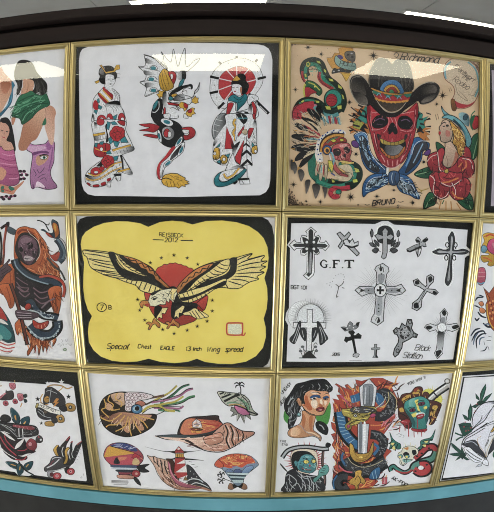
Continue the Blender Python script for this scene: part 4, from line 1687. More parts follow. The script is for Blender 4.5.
Art(F12, 'cross_drawing', """
@ 400 215 6.024
S f4f4f6 10 : 188,222 230,198 275,205 268,165 292,150 300,110 314,95 330,115 332,150 350,170 342,205 400,200 424,222 408,240 345,235 335,272 320,280 318,330 314,400 288,432 266,405 282,340 285,278 262,270 262,238 220,240
F 3c3e42 3 : 195,222 215,212 235,203 262,210 290,205 296,180 290,140 300,118 313,100 325,122 330,160 322,205 345,212 375,205 400,210 412,222 390,235 350,236 320,235 312,280 312,370 305,400 288,425 272,400 282,340 292,280 292,236 262,236 225,236
F bcbcc0 2 : 222,222 240,212 290,218 302,200 304,150 312,122 320,150 314,208 330,218 385,216 392,224 330,230 312,238 302,300 302,380 288,402 284,380 296,300 298,236 240,230
o k 4 10 14 : 284,180 334,180 278,258 326,258
e k 4 : 284,205 334,200 278,240 326,245
""", 'ornate black-edged cross drawing at the top right', lw=2)
Art(F12, 'cross_drawing', """
@ 380 210 3.2
P c8c8cc 2 : 148,228 150,212 162,206 172,214 170,230 158,242 152,252 176,254 186,264 178,272 164,266 150,260 134,285 132,310 118,322 102,314 104,298 122,284 142,256 126,246 110,240 106,226 120,220 130,232 146,246 150,238
f k : 154,216 164,212 168,224 158,232
f k : 112,228 122,224 126,236 114,238
f k : 172,258 182,264 176,270 168,264
f k : 108,300 120,296 124,312 110,314
s k 1.3 : 148,250 130,285 118,306
""", 'tilted flared cross drawing with dark tips', lw=1.6)
Art(F12, 'draped_cross_drawing', """
@ 280 290 6.564
E f4f4f6 100 100 0 1 : 150,170
r 8e9094 3 96 138 56 168 368 : 200,190
r 505256 1.6 92 140 33 165 372 : 200,190
E e6e8ec 90 100 0 2.5 : 200,190
P eeeef0 3 : 178,128 214,128 212,212 302,215 300,250 212,248 206,400 172,400 176,248 85,248 88,212 178,212
F 303236 2 : 120,212 138,210 132,260 115,315 95,352 68,338 65,315 95,280
F 303236 2 : 138,250 168,255 168,330 150,320 132,285
F 303236 2 : 212,255 250,250 240,300 212,340
F 303236 2 : 242,212 262,215 290,270 315,315 300,335 285,350 262,358 255,300
s c8c8cc 4 : 125,225 105,285 82,340
s c8c8cc 4 : 130,240 112,300 98,345
s c8c8cc 4 : 258,240 275,300 275,345
s c8c8cc 4 : 265,240 290,290 300,325
s c8c8cc 4 : 145,265 155,310
s c8c8cc 4 : 235,265 220,310
s K 3 : 138,255 165,262
s K 4 : 125,445 240,445
s K 3 : 150,440 135,400 130,380
s K 3 : 165,440 155,390 145,365
s K 3 : 180,440 170,405 150,385
s K 3 : 205,440 215,395 235,365
s K 3 : 218,440 230,400 242,385
s K 3 : 190,440 205,405 222,395
e 6a6c70 12 9 : 148,372 135,400 232,372 238,398
f K : 160,420 195,400 215,420 235,445 180,448 145,445
t K 3 : 245,360 235,345 215,365
""", 'plain white cross drawing draped in black cloth before a round halo', lw=2.4)
Art(F12, 'crowned_cross_drawing', """
@ 340 300 7.057
P 8a8c90 2.5 : 5,190 30,188 48,195 55,172 70,150 90,165 92,185 110,175 118,160 138,155 128,190 110,205 70,208 35,220
f k : 8,192 40,200 40,215
f k : 115,165 136,158 120,190
e e8e8ea 5 : 68,180 95,195 50,200
P k 1 : 60,215 92,212 105,228 95,245 105,250 128,232 152,248 148,272 125,272 100,272 118,372 130,380 132,400 118,405 92,400 90,382 102,372 84,282 55,290 48,302 28,285 38,258 60,262 78,255 72,240 60,232
P c0c0c4 2 : 100,376 125,374 138,385 120,406 88,395
""", 'black cross drawing under a small crown', lw=2.2)
Art(F12, 'cross_drawing', """
@ 340 300 7.057
P a0a2a6 2.5 : 242,312 260,312 258,335 282,336 282,346 260,352 258,388 268,405 230,405 240,390 244,352 222,350 222,338 244,335
f k : 252,350 258,350 258,390 268,405 250,402
""", 'smallest cross drawing, at the bottom middle', lw=2)
Art(F12, 'knotted_cross_drawing', """

@ 380 210 3.2
P 9a9ca0 2.4 : 42,386 52,376 62,380 70,362 82,372 88,350 100,350 104,364 100,378 108,392 120,398 116,408 104,406 92,414 80,420 72,424 70,440 58,462 48,470 42,462 46,444 58,424 60,410 54,398 46,396
f K : 64,384 76,376 90,370 98,384 92,404 76,414 64,404
f 9a9ca0 : 70,386 84,376 92,388 84,402 72,402
o c8c8cc 2 5 5 : 78,392 66,392 90,392 80,378 82,408
o K 2 5 6 : 50,386 96,358 110,400 56,450
e k 2 : 58,436 78,392
""", 'openwork knotted cross drawing tilted to the left', lw=1.8)
Art(F12, 'cross_drawing', """
@ 400 295 6.587
r 6a6c70 2 30 85 30 0 350 : 275,212
P e0e0e4 3 : 160,212 175,195 200,188 235,200 262,190 268,150 262,120 292,88 315,120 305,150 300,190 330,195 350,188 372,185 398,210 378,225 345,240 300,228 290,260 282,340 275,375 280,385 245,418 225,382 238,360 245,310 250,250 235,228 195,240
f 9a9ca2 : 270,150 298,150 290,188 272,188
h K c0c0c4 : 262,250 275,330 250,240 288,245 278,350 245,350
f k : 168,212 190,200 215,212 190,228
f k : 275,115 292,98 306,120 290,138
f k : 340,208 372,195 388,210 355,225
f k : 235,372 268,362 270,380 245,408
F f4f4f6 2 : 275,182 296,192 304,212 298,232 275,242 254,232 246,212 254,192
""", 'shaded cross drawing with a white disc at its centre', lw=2.4)
Art(F12, 'initials', """
@ 280 210 3.2
# heavy serif letters G.F.T
f k : 150,164 140,158 131,164 127,171 131,180 142,186 151,183 151,176 155,174 144,174 147,178 145,181 140,182 135,178 133,171 136,164 142,162 148,167
e k 2.2 : 160,184 200,184
p k : 165,159 191,159 191,167 187,163 176,163 176,170 184,170 184,174 176,174 176,182 180,186 166,186 170,182 170,163
p k : 206,159 237,159 237,168 232,163 225,163 225,182 230,186 213,186 218,182 218,163 211,163 206,168
""", 'heavy black serif initials', lw=1)
Art(F12, 'sheet_number', """
@ 280 210 3.2
x k 2.4 11 0 1 2 BGT_101 : 35,252
""", lw=2)
Art(F12, 'year', """
@ 280 210 3.2
x k 2.2 9 0.3 0.9 0 2015 : 166,466
""", lw=2)
Art(F12, 'copyright_line', """
@ 280 210 3.2
l A 1.3 : 222,482 262,482
l A 1.3 : 270,483 350,484
""", lw=2)
Art(F12, 'dotted_sketch', """
@ 280 210 3.2
e A 1.3 : 168,228 172,218 178,210 186,205 195,204 202,207 206,214 204,222 150,236 158,240 164,246 160,232
s K 1.6 : 178,237 188,244 198,238 204,228
s K 1.6 : 188,244 184,262 180,278 186,276
s K 1.6 : 198,248 206,250
""", 'faint dotted line sketch', lw=2)
Art(F12, 'signature', """
@ 400 295 6.587
x K 4.5 38 0.35 0.9 4 Black : 95,362
x K 4.5 38 0.35 0.78 3 Stallion : 15,412
""", lw=2)
# ------------------------------------------------------------------ cut-off pictures on the right
F03.panel('grey_violet_sheet', noisy('grey_violet_paper', '9c909c', 'aca2ae', (40, 40, 40), 0.8), [(491.5, 70), (520, 72), (520, 207), (490.8, 206)])
Art(F13, 'pink_flower_drawing', """
@ 464 210 6.4
F y 2 : 120,160 150,145 192,150 240,150 280,200 260,290 210,340 175,360 150,350 158,330 125,335 108,310 112,290 150,290 160,280 120,270 110,240 130,200 125,180
s d86020 10 : 140,170 170,155 200,170
s d86020 8 : 120,305 150,310 180,330
s r 5 : 130,170 160,160 190,165
F 7cb4d0 2 : 115,232 135,228 150,250 130,275 110,262
F d84a80 2.5 : 150,220 165,192 200,185 250,210 240,260 200,285 165,270 148,245
F e890a8 1 : 180,215 200,210 210,240 190,250
# pink lantern
F d8607a 2.5 : 82,400 100,370 130,372 140,410 132,460 105,482 82,455
s 6aa8c8 8 : 86,465 108,472 130,462
s e8a0a8 4 : 90,400 135,398
s e8a0a8 4 : 90,425 135,425
""", 'pink and yellow flower drawing', lw=2)
Art(F13, 'orange_fish_drawing', """
@ 454 280 5.7
P a84820 2 : 165,40 200,75 240,20 260,20 260,290 225,288 200,262 185,200 180,140 195,110 185,80
F d87828 2 : 170,45 192,85 205,110 192,120 182,85
e e8a050 5 7 : 205,130 222,120 212,160 230,150 204,190 222,185 218,220 235,212
e 3a1810 3 5 : 213,140 228,135 220,172 212,205 228,200
s y 6 : 188,135 190,190 205,245 225,275
F e88a50 2 : 140,130 160,122 170,140 155,150
F e88a50 2 : 145,165 160,158 180,175 170,190 150,185
# waves
t 1c2838 9 : 120,120 135,100 165,100
t 1c2838 8 : 115,145 130,150 150,160
t 1c2838 10 : 135,180 155,205 185,215
t 1c2838 10 : 118,215 130,230 145,215
t 1c2838 8 : 140,85 155,90 172,98
t 1c2838 12 : 165,245 190,265 215,268
t 5a7088 8 : 170,255 195,250 210,262
t 1c2838 10 : 95,320 120,285 150,275
t 1c2838 10 : 100,350 125,305 165,290 180,310
t 1c2838 10 : 130,390 128,340 155,310 185,305
t 5a7088 8 : 110,370 118,330 140,300
t 5a7088 8 : 145,370 150,335 175,325
t 1c2838 6 : 150,405 175,400 190,375
t 1c2838 6 : 195,320 215,325
t 1c2838 6 : 185,345 210,345
t 1c2838 6 : 195,380 200,400
t 1c2838 6 : 170,350 175,370
""", 'scaled orange fish drawing over blue-black waves', lw=2)
# ------------------------------------------------------------------ pin-up sheet
Art(F00, 'woman_in_green_drawing', """
@ 0 50 6.4
h e0a080 c88868 : 150,200 200,500 145,190 160,240 130,300 200,290 215,210 212,180 150,175
f e8b090 : 105,100 120,95 180,110 190,160 150,190 110,180
f 2a2624 : 102,100 120,70 150,62 190,70 215,95 235,140 270,180 300,215 300,265 270,290 250,270 225,280 205,270 220,240 215,200 190,188 160,185 145,195 140,240 115,290 108,270 115,230 95,190 90,150
f e0a888 : 150,200 185,190 214,200 216,235 200,262 165,276 140,285 135,262 146,235
s b87858 4 : 178,200 180,240 168,272
q 5a5450 3 60 75 12 24 : 215,190 290,200 300,260 230,270
q 5a5450 3 40 75 12 14 : 105,100 200,80 230,130 110,150
q 5a5450 3 50 95 12 12 : 105,190 140,200 130,270 110,260
s 4a4442 3 : 225,200 240,240 230,270
s 4a4442 3 : 260,200 280,240 275,280
# legs
h c08060 e8b898 : 170,512 250,380 290,370 200,420 165,450 145,490 130,560 118,600 125,640 165,640 200,590 240,560 290,440
h d89878 e8b8a0 : 350,400 290,440 290,380 320,355 350,375 358,405 350,440 350,520 340,600 320,600 300,540 285,480
s 9a6048 3 : 292,375 293,430 270,480
f d89070 : 75,430 95,430 100,440 85,480 75,470
# green cloth
F 2f7a56 2 : 130,290 165,278 200,262 230,280 265,290 295,280 310,310 320,345 300,365 285,368 240,395 200,440 160,470 140,475 125,440 85,430 75,415 85,380 105,330
f 2f7a56 : 270,480 285,440 295,440 295,475
q 1c4c38 5 60 150 25 22 : 110,310 300,290 310,350 200,420 90,420
q 7ac098 4 60 150 25 18 : 110,310 300,290 310,350 200,420 90,420
s 6ab088 6 : 90,400 150,360 230,330 290,320
s 6ab088 5 : 110,350 160,340 200,310
s 1c4c38 6 : 85,425 150,390 230,350 310,340
s 1c4c38 5 : 120,330 180,300 230,285
s 1c4c38 5 : 165,450 190,410 250,370
s 6ab088 5 : 145,455 170,410 230,370
s 6ab088 5 : 225,290 215,310 270,300
s 1c4c38 4 : 240,300 200,340 170,400
""", 'back view of a long-haired woman wrapped in green cloth', lw=2)
Art(F00, 'woman_in_pink_drawing', """
@ 0 110 5.386
f 1e1a1a : 0,60 15,42 40,42 60,70 72,120 80,170 85,210 78,222 60,190 45,170 0,170
f e0a890 : 0,75 15,70 35,75 50,100 48,130 35,160 45,170 60,175 72,200 72,215 40,220 0,215
s k 3 : 5,112 18,112
s k 3 : 32,115 45,118
s c03a4a 4 : 12,145 28,150
s b07060 2 : 24,118 26,132
F d0689c 2 : 0,205 20,215 50,220 75,215 82,250 92,300 105,350 105,385 85,405 50,410 30,405 0,400
s e898bc 5 : 10,235 50,245 80,240
s a03c74 4 : 0,260 50,275 85,270
s a03c74 4 : 10,300 60,310 95,310
s e898bc 5 : 0,285 60,295 90,295
s a03c74 4 : 30,340 70,350 100,345
s e898bc 5 : 50,370 80,370 100,365
f e0a080 : 0,310 20,315 35,335 20,370 0,375
f d89070 : 0,400 40,410 70,415 100,400 130,380 120,400 90,430 70,455 40,450 0,440
e 3a2030 10 8 : 110,330 130,330 145,350 115,350 130,370 112,372
e c05a90 5 4 : 120,340 138,342 125,362
e 3a2030 10 8 : 10,470 35,465 60,465 80,462 20,480 50,478
e b04a80 5 4 : 22,468 48,470 70,465
f 2f7a66 : 5,415 20,410 22,440 8,440
f 2f7a66 : 45,415 60,412 80,425 60,435
s c03040 4 : 10,425 60,440
""", 'black-haired woman kneeling in a pink dress drawing', lw=2)
Art(F00, 'figure_in_blue_drawing', """
@ 0 50 6.4
h d89878 e8b898 : 0,180 0,400 0,120 30,150 70,190 80,210 75,260 60,300 40,340 15,385 0,400
h b06848 d89070 : 40,210 20,280 5,210 35,200 70,215 60,250 40,280 15,270
F 3a84a8 1 : 75,200 95,225 85,245 82,300 70,345 40,385 10,420 0,425 0,405 25,380 50,345 62,300 75,262
s 6ab0cc 4 : 78,250 70,320 30,380
""", 'figure drawing with a blue scarf, cut by the left edge', lw=1.5)
Art(F00, 'torn_pink_eye_drawing', """
@ 0 110 5.386
F cc88bc 2.5 : 145,190 160,180 185,188 220,185 245,180 262,162 285,165 295,185 292,230 290,280 272,330 280,370 305,405 300,422 250,428 200,415 175,425 165,400 162,350 168,300 175,250 172,232 145,215
f a860a0 : 250,180 270,175 280,195 270,215 252,210
f e0b0d4 : 150,195 180,195 230,195 250,205 200,222 160,222 148,205
f 7a4078 : 172,232 210,222 255,222 262,235 220,232 180,245
f d8a080 : 195,255 220,240 250,240 262,255 240,285 210,300 195,285
E w 20 10 -5 2 : 235,256
e 2f7a5a 8 : 238,256
e k 4 : 238,256
s k 4 : 210,248 235,240 262,244
s 3a2a4a 3 : 180,320 195,345 190,355
s 3a2a4a 3 : 200,320 215,340 240,310
s 3a2a4a 2.5 : 205,365 225,350 245,345
s 3a2a4a 2.5 : 215,375 240,365 250,380
s 9a5898 6 : 285,200 275,270 262,330
s 5a2a5a 4 : 200,400 240,415 250,425
f f0d8e8 : 200,385 230,400 240,418 200,412 190,420
s 5a2a5a 5 : 178,400 180,420
""", 'torn pink patch drawing with a green eye', lw=2)
# ------------------------------------------------------------------ reaper sheet
Art(F10, 'hooded_reaper_drawing', """
@ 0 215 6.587
# scythe
s 2a2420 18 : 5,90 25,75 50,60 62,60
F 50606a 2 : 50,75 90,90 110,110 90,130 50,110
s k 10 : 0,110 10,200 5,300 0,330
s 6a3020 16 : 45,65 28,180 25,260 15,330 0,360
s b8482c 7 : 40,80 25,180 22,260
f K : 40,50 62,45 60,75 45,70
# hood
F c8622a : 105,110 125,85 165,75 200,85 235,95 270,140 300,180 315,220 325,270 345,300 380,330 392,380 390,420 330,425 260,415 200,395 150,350 115,310 95,285 92,240 95,170
f 8a3818 : 115,110 150,90 190,100 230,125 200,120 150,105 120,130
s 8a3818 6 : 250,130 285,200 285,270 260,330
s 8a3818 5 : 300,240 320,290 370,340
s e88a48 6 : 225,100 270,170 290,230
s 8a3818 6 : 200,350 260,380 330,390
s e88a48 5 : 180,350 230,370
s 8a3818 5 : 330,330 350,370 345,410
s 8a3818 5 : 240,320 300,350 310,400
F K 2 : 110,170 130,130 165,115 210,125 245,160 262,210 260,260 235,310 195,330 160,320 120,280 100,230
s f0d8c8 3 : 180,95 200,125 245,165 262,210 262,262 240,300
q 6a2c10 5 60 70 25 40 : 230,110 300,180 380,330 390,420 210,400 280,300 290,220
q f0a060 4 50 70 25 26 : 230,110 300,180 380,330 390,420 210,400 280,300 290,220
# skull
F 6e4e5e 2.5 : 118,190 130,150 160,130 200,140 235,165 250,210 245,260 225,300 200,328 170,318 150,290 140,260 125,240
f 8a6a7a : 135,165 170,145 210,160 190,180 150,185
f k : 180,190 200,180 218,195 212,220 190,225 178,210
f k : 128,215 145,208 155,225 148,242 130,238
f k : 160,235 172,240 170,262 160,255
f K : 215,235 240,245 230,275 215,270
f c8b8bc : 160,272 185,268 215,280 210,298 180,302 160,295
l k 2 : 172,270 172,300
l k 2 : 185,270 185,302
l k 2 : 198,274 198,300
s k 2.5 : 160,285 215,290
q 3a2430 3.5 24 60 60 30 : 130,180 240,170 245,260 200,320 140,260
q a88898 3 20 60 60 20 : 130,160 240,170 245,260 200,320 140,260
# snake neck and head
F b8402c 2 : 330,265 350,262 385,240 400,270 390,300 355,300
s 2c3e50 40 : 370,160 395,190 415,240 405,290 390,310
s 6a8090 14 : 375,150 408,200 425,250 412,290
s k 3 : 355,160 380,190 390,230 365,262
s k 3 : 385,140 425,180 440,240 430,290 400,325
F 3c5060 2 : 272,100 290,95 320,120 350,150 380,155 395,140 385,60 370,40 345,30 340,60 350,95 340,120
F c87030 2 : 350,50 375,60 388,100 385,135 365,150 358,110 345,80
f d8a030 : 355,60 370,75 370,110 360,95
F b8402c 1.5 : 300,115 330,125 350,150 320,140
s k 5 : 245,35 270,40 295,55 310,80 325,105
s k 4 : 300,60 320,65 325,50
# robe left / hand
F c8622a 2 : 0,340 40,330 80,320 100,350 105,420 100,512 0,512
s 8a3818 6 : 60,340 70,420 60,500
s 8a3818 5 : 85,350 92,430
F 5a4450 2.5 : 0,360 20,335 45,310 60,290 65,300 50,325 72,345 75,365 40,390 0,440
s k 2.5 : 5,370 40,345
s k 2.5 : 10,390 55,362
s k 2.5 : 5,415 40,390
# body dark with ribs
F 241e24 : 100,350 150,370 220,410 300,430 380,430 400,512 340,600 280,640 180,620 110,560 100,450
s 7a5a68 6 : 110,380 150,400 180,430
s 7a5a68 6 : 108,410 150,440 185,460
s 7a5a68 6 : 108,440 140,475 190,480
s 7a5a68 6 : 110,470 150,505 190,500
# snake across
s k 44 : 100,290 120,340 190,400 280,430 350,440 400,475
s 2c3e50 34 : 100,290 120,340 190,400 280,430 350,440 400,475
s 8aa0b0 8 : 96,300 112,345 170,400 250,435 320,455
s b8402c 16 : 260,408 320,400 370,415 410,440 425,490 415,540
s k 2.5 : 260,400 320,390 375,405 418,435 435,490 425,545
# black stick right
s 3a4040 12 : 310,280 360,340 400,370 430,430
# lower
@ 0 285 6.024
F c8622a 2 : 0,0 60,-5 85,60 85,120 60,140 40,90 10,40
s 8a3818 5 : 40,10 60,70 65,120
F c8622a 2.5 : 290,30 330,5 370,15 370,80 360,150 340,200 320,150 300,90
s 8a3818 5 : 320,50 340,110 340,160
F c8622a 2.5 : 120,200 170,260 240,310 320,310 340,330 318,370 320,330 300,340 285,390 270,370 260,405 250,360 235,425 225,360 200,380 170,425 165,400 185,360 165,300 155,330 130,280 105,300 90,240 110,210
s 8a3818 4 : 180,290 200,350
s 8a3818 4 : 240,320 245,380
s e88a48 4 : 130,240 150,290
s e88a48 4 : 210,320 215,360
s 7a5a68 7 : 110,10 150,40 175,20
s 7a5a68 7 : 115,40 150,70 180,50
s 7a5a68 7 : 200,15 245,45 290,35
s 7a5a68 7 : 205,45 245,80 290,70
s 7a5a68 7 : 210,80 250,110 290,100
q 6a2c10 5 44 80 25 34 : 110,220 330,320 300,370 180,370 100,260
q f0a060 4 34 80 25 22 : 110,220 330,320 300,370 180,370 100,260
q 6a2c10 5 44 80 25 18 : 300,30 370,20 350,150 320,160
# staff
s k 17 : 65,-10 100,90 130,200 165,360
s 6a3020 12 : 65,-10 100,90 130,200 165,355
# snake coils
s k 46 : 180,240 230,290 300,300 345,260 345,215
s 2c3e50 38 : 180,240 230,290 300,300 345,260 345,215
s 90a4b0 7 : 165,250 230,312 310,312 355,265
s k 36 : 160,110 190,100 215,140 260,180 320,190 350,200
s 2c3e50 28 : 160,110 190,100 215,140 260,180 320,190 350,200
s b8c4cc 8 : 180,150 230,165 270,195 320,200
F c03a28 2.5 : 150,130 165,110 185,115 185,140 160,150
F c03a28 2.5 : 200,210 240,230 290,215 290,240 260,265 220,262 200,240
s f0b090 3 : 230,240 230,258
s f0b090 3 : 250,240 252,260
s f0b090 3 : 268,235 275,252
i c8d4dc 4 40 : 170,260 240,320 330,310 360,250 350,215 360,215 350,300 250,335 190,300
i c8d4dc 3 30 : 180,110 230,150 320,180 340,200 250,190
# bony hand
F 5a4450 2.5 : 95,155 130,150 190,160 230,170 235,190 210,200 180,210 120,205 100,190
s c8b8c0 2.5 : 105,165 190,172
s c8b8c0 2.5 : 105,180 190,184
s c8b8c0 2.5 : 110,195 190,196
s k 2 : 100,172 190,178
s k 2 : 102,188 190,190
s 7a6470 10 : 250,140 290,100 330,80
s c03a28 1.6 : 215,370 215,410
s c03a28 1.6 : 230,420 228,440
s c03a28 1.6 : 280,380 278,420
s c03a28 1.6 : 295,360 298,395
s b0b0b4 2 : 370,325 380,335 372,345
s b0b0b4 2 : 395,325 400,340 410,325
s b0b0b4 2 : 345,362 360,352 365,368 380,352 385,365
s b0b0b4 2 : 395,360 410,352 425,365 432,352
o 4a7a2a 4 9 7 : 392,388
s 9a6a5a 2 : 355,460 368,455
""", 'orange-hooded skeletal reaper drawing entwined by a dark snake', lw=2.6)
Art(F10, 'striped_capsule_drawing', """
@ 0 285 6.024
F 205058 2.5 : -20,120 0,130 30,170 60,220 85,290 92,350 80,390 50,410 0,400 -20,380
f b83028 : 0,135 25,170 45,215 20,205 0,195
f e0dcd8 : 0,205 25,215 50,240 30,235 0,225
f 3a8a8c : 0,240 40,260 70,300 50,330 0,310
f 88c0b8 : 0,300 15,310 15,325 0,330
f e8e4e4 : 0,335 50,350 90,345 88,380 70,400 45,408 0,400
s c03030 7 : 0,345 45,362 92,352
s c03030 7 : 0,368 45,382 88,375
s c03030 6 : 0,390 40,402 75,395
""", 'teal and red drawing with stripes, cut by the left edge', lw=2.2)
# ------------------------------------------------------------------ roller skate sheet
F20.panel('white_sheet', WHITEPAPER, [(-30, 379.5), (0, 381), (30, 383), (47, 384.4), (50, 382), (60, 383), (68, 384), (73.8, 386.4), (80, 430), (87, 480), (86, 481.2), (60, 478.5), (32, 474.6), (29, 476), (18, 475), (15, 472), (0, 469.8), (-30, 466)])
Art(F20, 'small_roller_skate_drawing', """
@ 0 368 8.226
F 3a3638 : 0,235 40,215 50,180 60,190 100,185 115,215 110,250 80,262 0,262
s c87080 8 : 0,250 50,205
s d0808c 5 : 0,235 40,205
F c85868 2 : 25,280 45,268 65,278 70,300 50,312 30,302
F c85868 2 : 105,265 125,252 145,268 145,288 125,295 108,285
e 5a2028 8 : 48,290 125,275
F d87888 2 : 75,130 95,120 125,128 130,160 110,178 85,165
s 8a3040 3 : 90,135 115,165
s 8a3040 3 : 115,130 92,162
s d8a040 6 : 120,100 125,125
F d87888 2 : 142,215 165,208 195,220 190,260 165,272 148,250
s 8a3040 3 : 155,220 180,260
s 8a3040 3 : 180,220 155,255
F 2a3a3e 2 : 190,225 215,212 225,232 205,245
F 2a3a3e 2 : 195,255 215,255 225,275 205,285
s c89040 8 : 182,285 178,300 168,318
s c89040 8 : 0,148 15,145
""", 'small black roller skate drawing with pink flowers', lw=2)
Art(F20, 'skate_on_rose_drawing', """
@ 0 368 8.226
F 1f4e5a 3 : 95,400 85,350 95,325 130,350 160,390 165,440 150,460 110,440
f d8a040 : 118,395 130,390 135,430 125,420
F 1f4e5a 3 : 170,430 200,405 240,400 245,440 230,470 190,475
f d8a040 : 190,460 205,440 215,440 200,465
s a8c8d0 2 : 92,330 90,360 105,420
s a8c8d0 2 : 100,325 140,360 165,400
F 2a2828 2 : 0,420 20,385 60,385 90,410 80,440 30,440
@ 0 425 7.877
# rose
F 2a2426 3 : 0,40 40,60 100,80 140,110 190,110 215,160 275,200 270,215 215,235 215,260 190,275 110,272 50,230 20,190 0,130
s e8e4e6 5 : 0,170 25,195 60,225 130,265
s b83a4a 8 : 0,90 30,140 70,190 130,240
s b83a4a 7 : 35,80 50,120 90,165 120,190
s b83a4a 8 : 120,270 180,275 210,245
s b83a4a 6 : 140,200 190,200 230,180 270,205
F e8e4e6 2 : 115,190 130,150 165,120 190,108 180,140 150,175
F e8e4e6 2 : 0,45 35,55 80,85 125,125 80,110 40,80
F e8e4e6 1.5 : 135,235 170,240 210,225 250,222 215,240 180,250
# boot
F 2c2a2c 3 : -10,-30 60,-20 150,-10 270,5 302,40 300,75 270,85 230,95 190,95 120,100 70,60 0,30
s c8ccd0 3 : 20,0 80,40 140,95
s c8ccd0 3 : 0,-10 60,10 120,50
s e0e0e4 7 : 148,25 152,95
s e0e0e4 7 : 178,25 182,95
s 8a8c90 4 : 190,70 250,75
F a84a54 2 : 105,-5 180,5 260,10 275,30 240,40 170,25 110,15
s e0a0a8 2 : 120,0 130,18
s e0a0a8 2 : 150,4 160,22
s e0a0a8 2 : 180,8 190,28
s e0a0a8 2 : 210,12 222,34
q 8a8c92 3 26 20 50 24 : 0,0 290,10 290,80 130,95
# wheels
F 9a3c46 2.5 : 215,130 245,105 285,130 290,175 265,200 225,190 205,160
E d89098 16 18 0 2 : 238,150
s c8ccd0 6 : 250,100 290,85 320,90
F 4a4648 2.5 : 285,100 310,80 335,100 335,130 310,140 285,130
s c84a54 6 : 300,85 310,100
e d0d0d4 8 : 322,115
# leaves below
F 1f4e5a 3 : 45,290 90,288 130,300 140,330 120,345 80,325
s d8a040 7 : 85,308 125,320
F 1f4e5a 3 : 130,320 150,300 180,320 185,365 160,395 140,385 132,350
s d8a040 8 : 160,325 155,355
F 1f4e5a 3 : 185,330 205,300 260,285 250,330 225,355 195,350
s d8a040 8 : 205,330 225,308
s k 8 : 145,280 175,330 215,365 265,392
s a8c8d0 2 : 48,288 75,325 125,348 140,388 160,398 188,368
s a8c8d0 2 : 215,372 258,395
""", 'large black skate drawing over a dark rose with teal leaves', lw=2.4)
Art(F20, 'banner_roller_skates_drawing', """
@ 30 370 7.057
* k 20 8 5 : 55,205 272,188
* k 15 6 5 : 80,375
* w 22 9 5 : 222,85
* w 14 6 5 : 122,92
s 5a3c18 9 : 120,120 160,105 220,110 262,130 300,118
s c89a48 6 : 120,120 160,105 220,110 262,130 300,118
s c89a48 6 : 230,115 225,130 195,150 160,140
s c89a48 7 : 90,170 75,200 85,235 130,245
F 38363a : 110,130 150,120 200,150 240,190 250,235 225,262 170,250 150,230 100,240 95,200 105,165
F 303034 : 45,270 80,255 140,280 200,310 180,335 130,350 85,345 55,320
f d08a30 : 185,200 205,205 190,225 205,225 165,262 178,232 165,232
F c8943c 2 : 105,190 130,185 138,220 115,232 100,215
s k 3 : 108,205 132,200
s c8ccd0 3 : 150,130 140,200 135,240
s c8ccd0 3 : 115,150 140,145 190,165
s c8ccd0 3 : 55,290 100,325 160,340
s c8ccd0 3 : 60,275 95,300 100,330
F 706050 2 : 95,285 120,280 125,300 105,308
F c89a48 2.5 : 250,245 280,232 315,245 322,275 300,292 260,285
e 3a342c 14 : 285,262
e c8ccd0 6 : 285,262
F 303034 2 : 205,265 250,250 262,285 230,292
F c89a48 2.5 : 190,320 220,312 242,335 240,365 205,370 180,350
e 3a342c 13 : 215,342
e c8ccd0 6 : 215,342
F c89a48 2.5 : 110,365 150,360 172,378 165,395 120,395 105,382
F 303034 2 : 150,340 185,335 195,365 165,375
P efece4 2.5 : 45,235 75,230 140,262 215,290 215,318 140,300 75,265 50,262
F c8b060 2 : 38,262 50,235 62,240 52,268
x k 3 18 0 1.05 22 HOLDFAST : 68,255
""", 'black and gold roller skates drawing with a lettered banner', lw=2.2)
Art(F20, 'winged_roller_skate_drawing', """
@ 35 425 7.6
F 2a2828 2 : 195,160 230,120 262,85 265,105 240,150 235,200 250,230 262,180 275,130 285,125 282,160 290,200 310,155 350,125 352,150 340,180 320,230 290,290 250,310 220,300 190,240 185,200
F d8a838 2.5 : 140,185 165,155 180,155 165,185 180,215 182,240 160,230 148,210
F 2a2828 2 : 165,185 182,160 195,190 210,235 185,240
F d8a838 2.5 : 225,200 245,170 262,175 245,205 252,250 240,290 215,295 232,255
s e8e8ea 5 : 215,165 205,200 215,240
s e8e8ea 5 : 262,180 258,220 268,260
s e8e8ea 4 : 290,180 280,220 290,250
s c05058 6 : 240,118 265,88
s c05058 6 : 270,135 288,122
s c05058 6 : 320,150 355,122
s b0a8b0 2.5 : 320,180 350,185
s b0a8b0 2.5 : 315,200 350,215
s b0a8b0 2.5 : 310,225 340,245
s b0a8b0 2.5 : 300,250 330,265
s b0a8b0 2.5 : 295,270 315,290
F 4a484c 3 : 75,320 110,290 125,255 150,238 200,240 215,260 220,300 265,300 262,315 200,335 130,355 80,352 70,335
s d0d0d6 9 : 90,325 140,300 185,260
s d0d0d6 6 : 130,260 160,245 200,250
s 8a3040 6 : 125,285 145,270
s 8a3040 6 : 110,305 130,290
s d0d0d6 5 : 90,350 160,345 235,320
F a8a8b0 2 : 95,360 130,355 135,390 100,390
F 2a2828 2 : 225,330 260,320 255,360 235,365
E b83a44 33 26 0 3 : 168,386
e e0a8b0 12 : 168,386
e 5a2028 5 : 168,386
e 5a2028 16 : 128,375
E b83a44 30 26 0 3 : 272,352
e e0a8b0 11 : 272,352
e 5a2028 5 : 272,352
s A 2 : 345,400 355,390
s A 2 : 350,405 360,395
s A 2 : 368,368 372,385
""", 'single black roller skate drawing with feathered wings', lw=2.4)
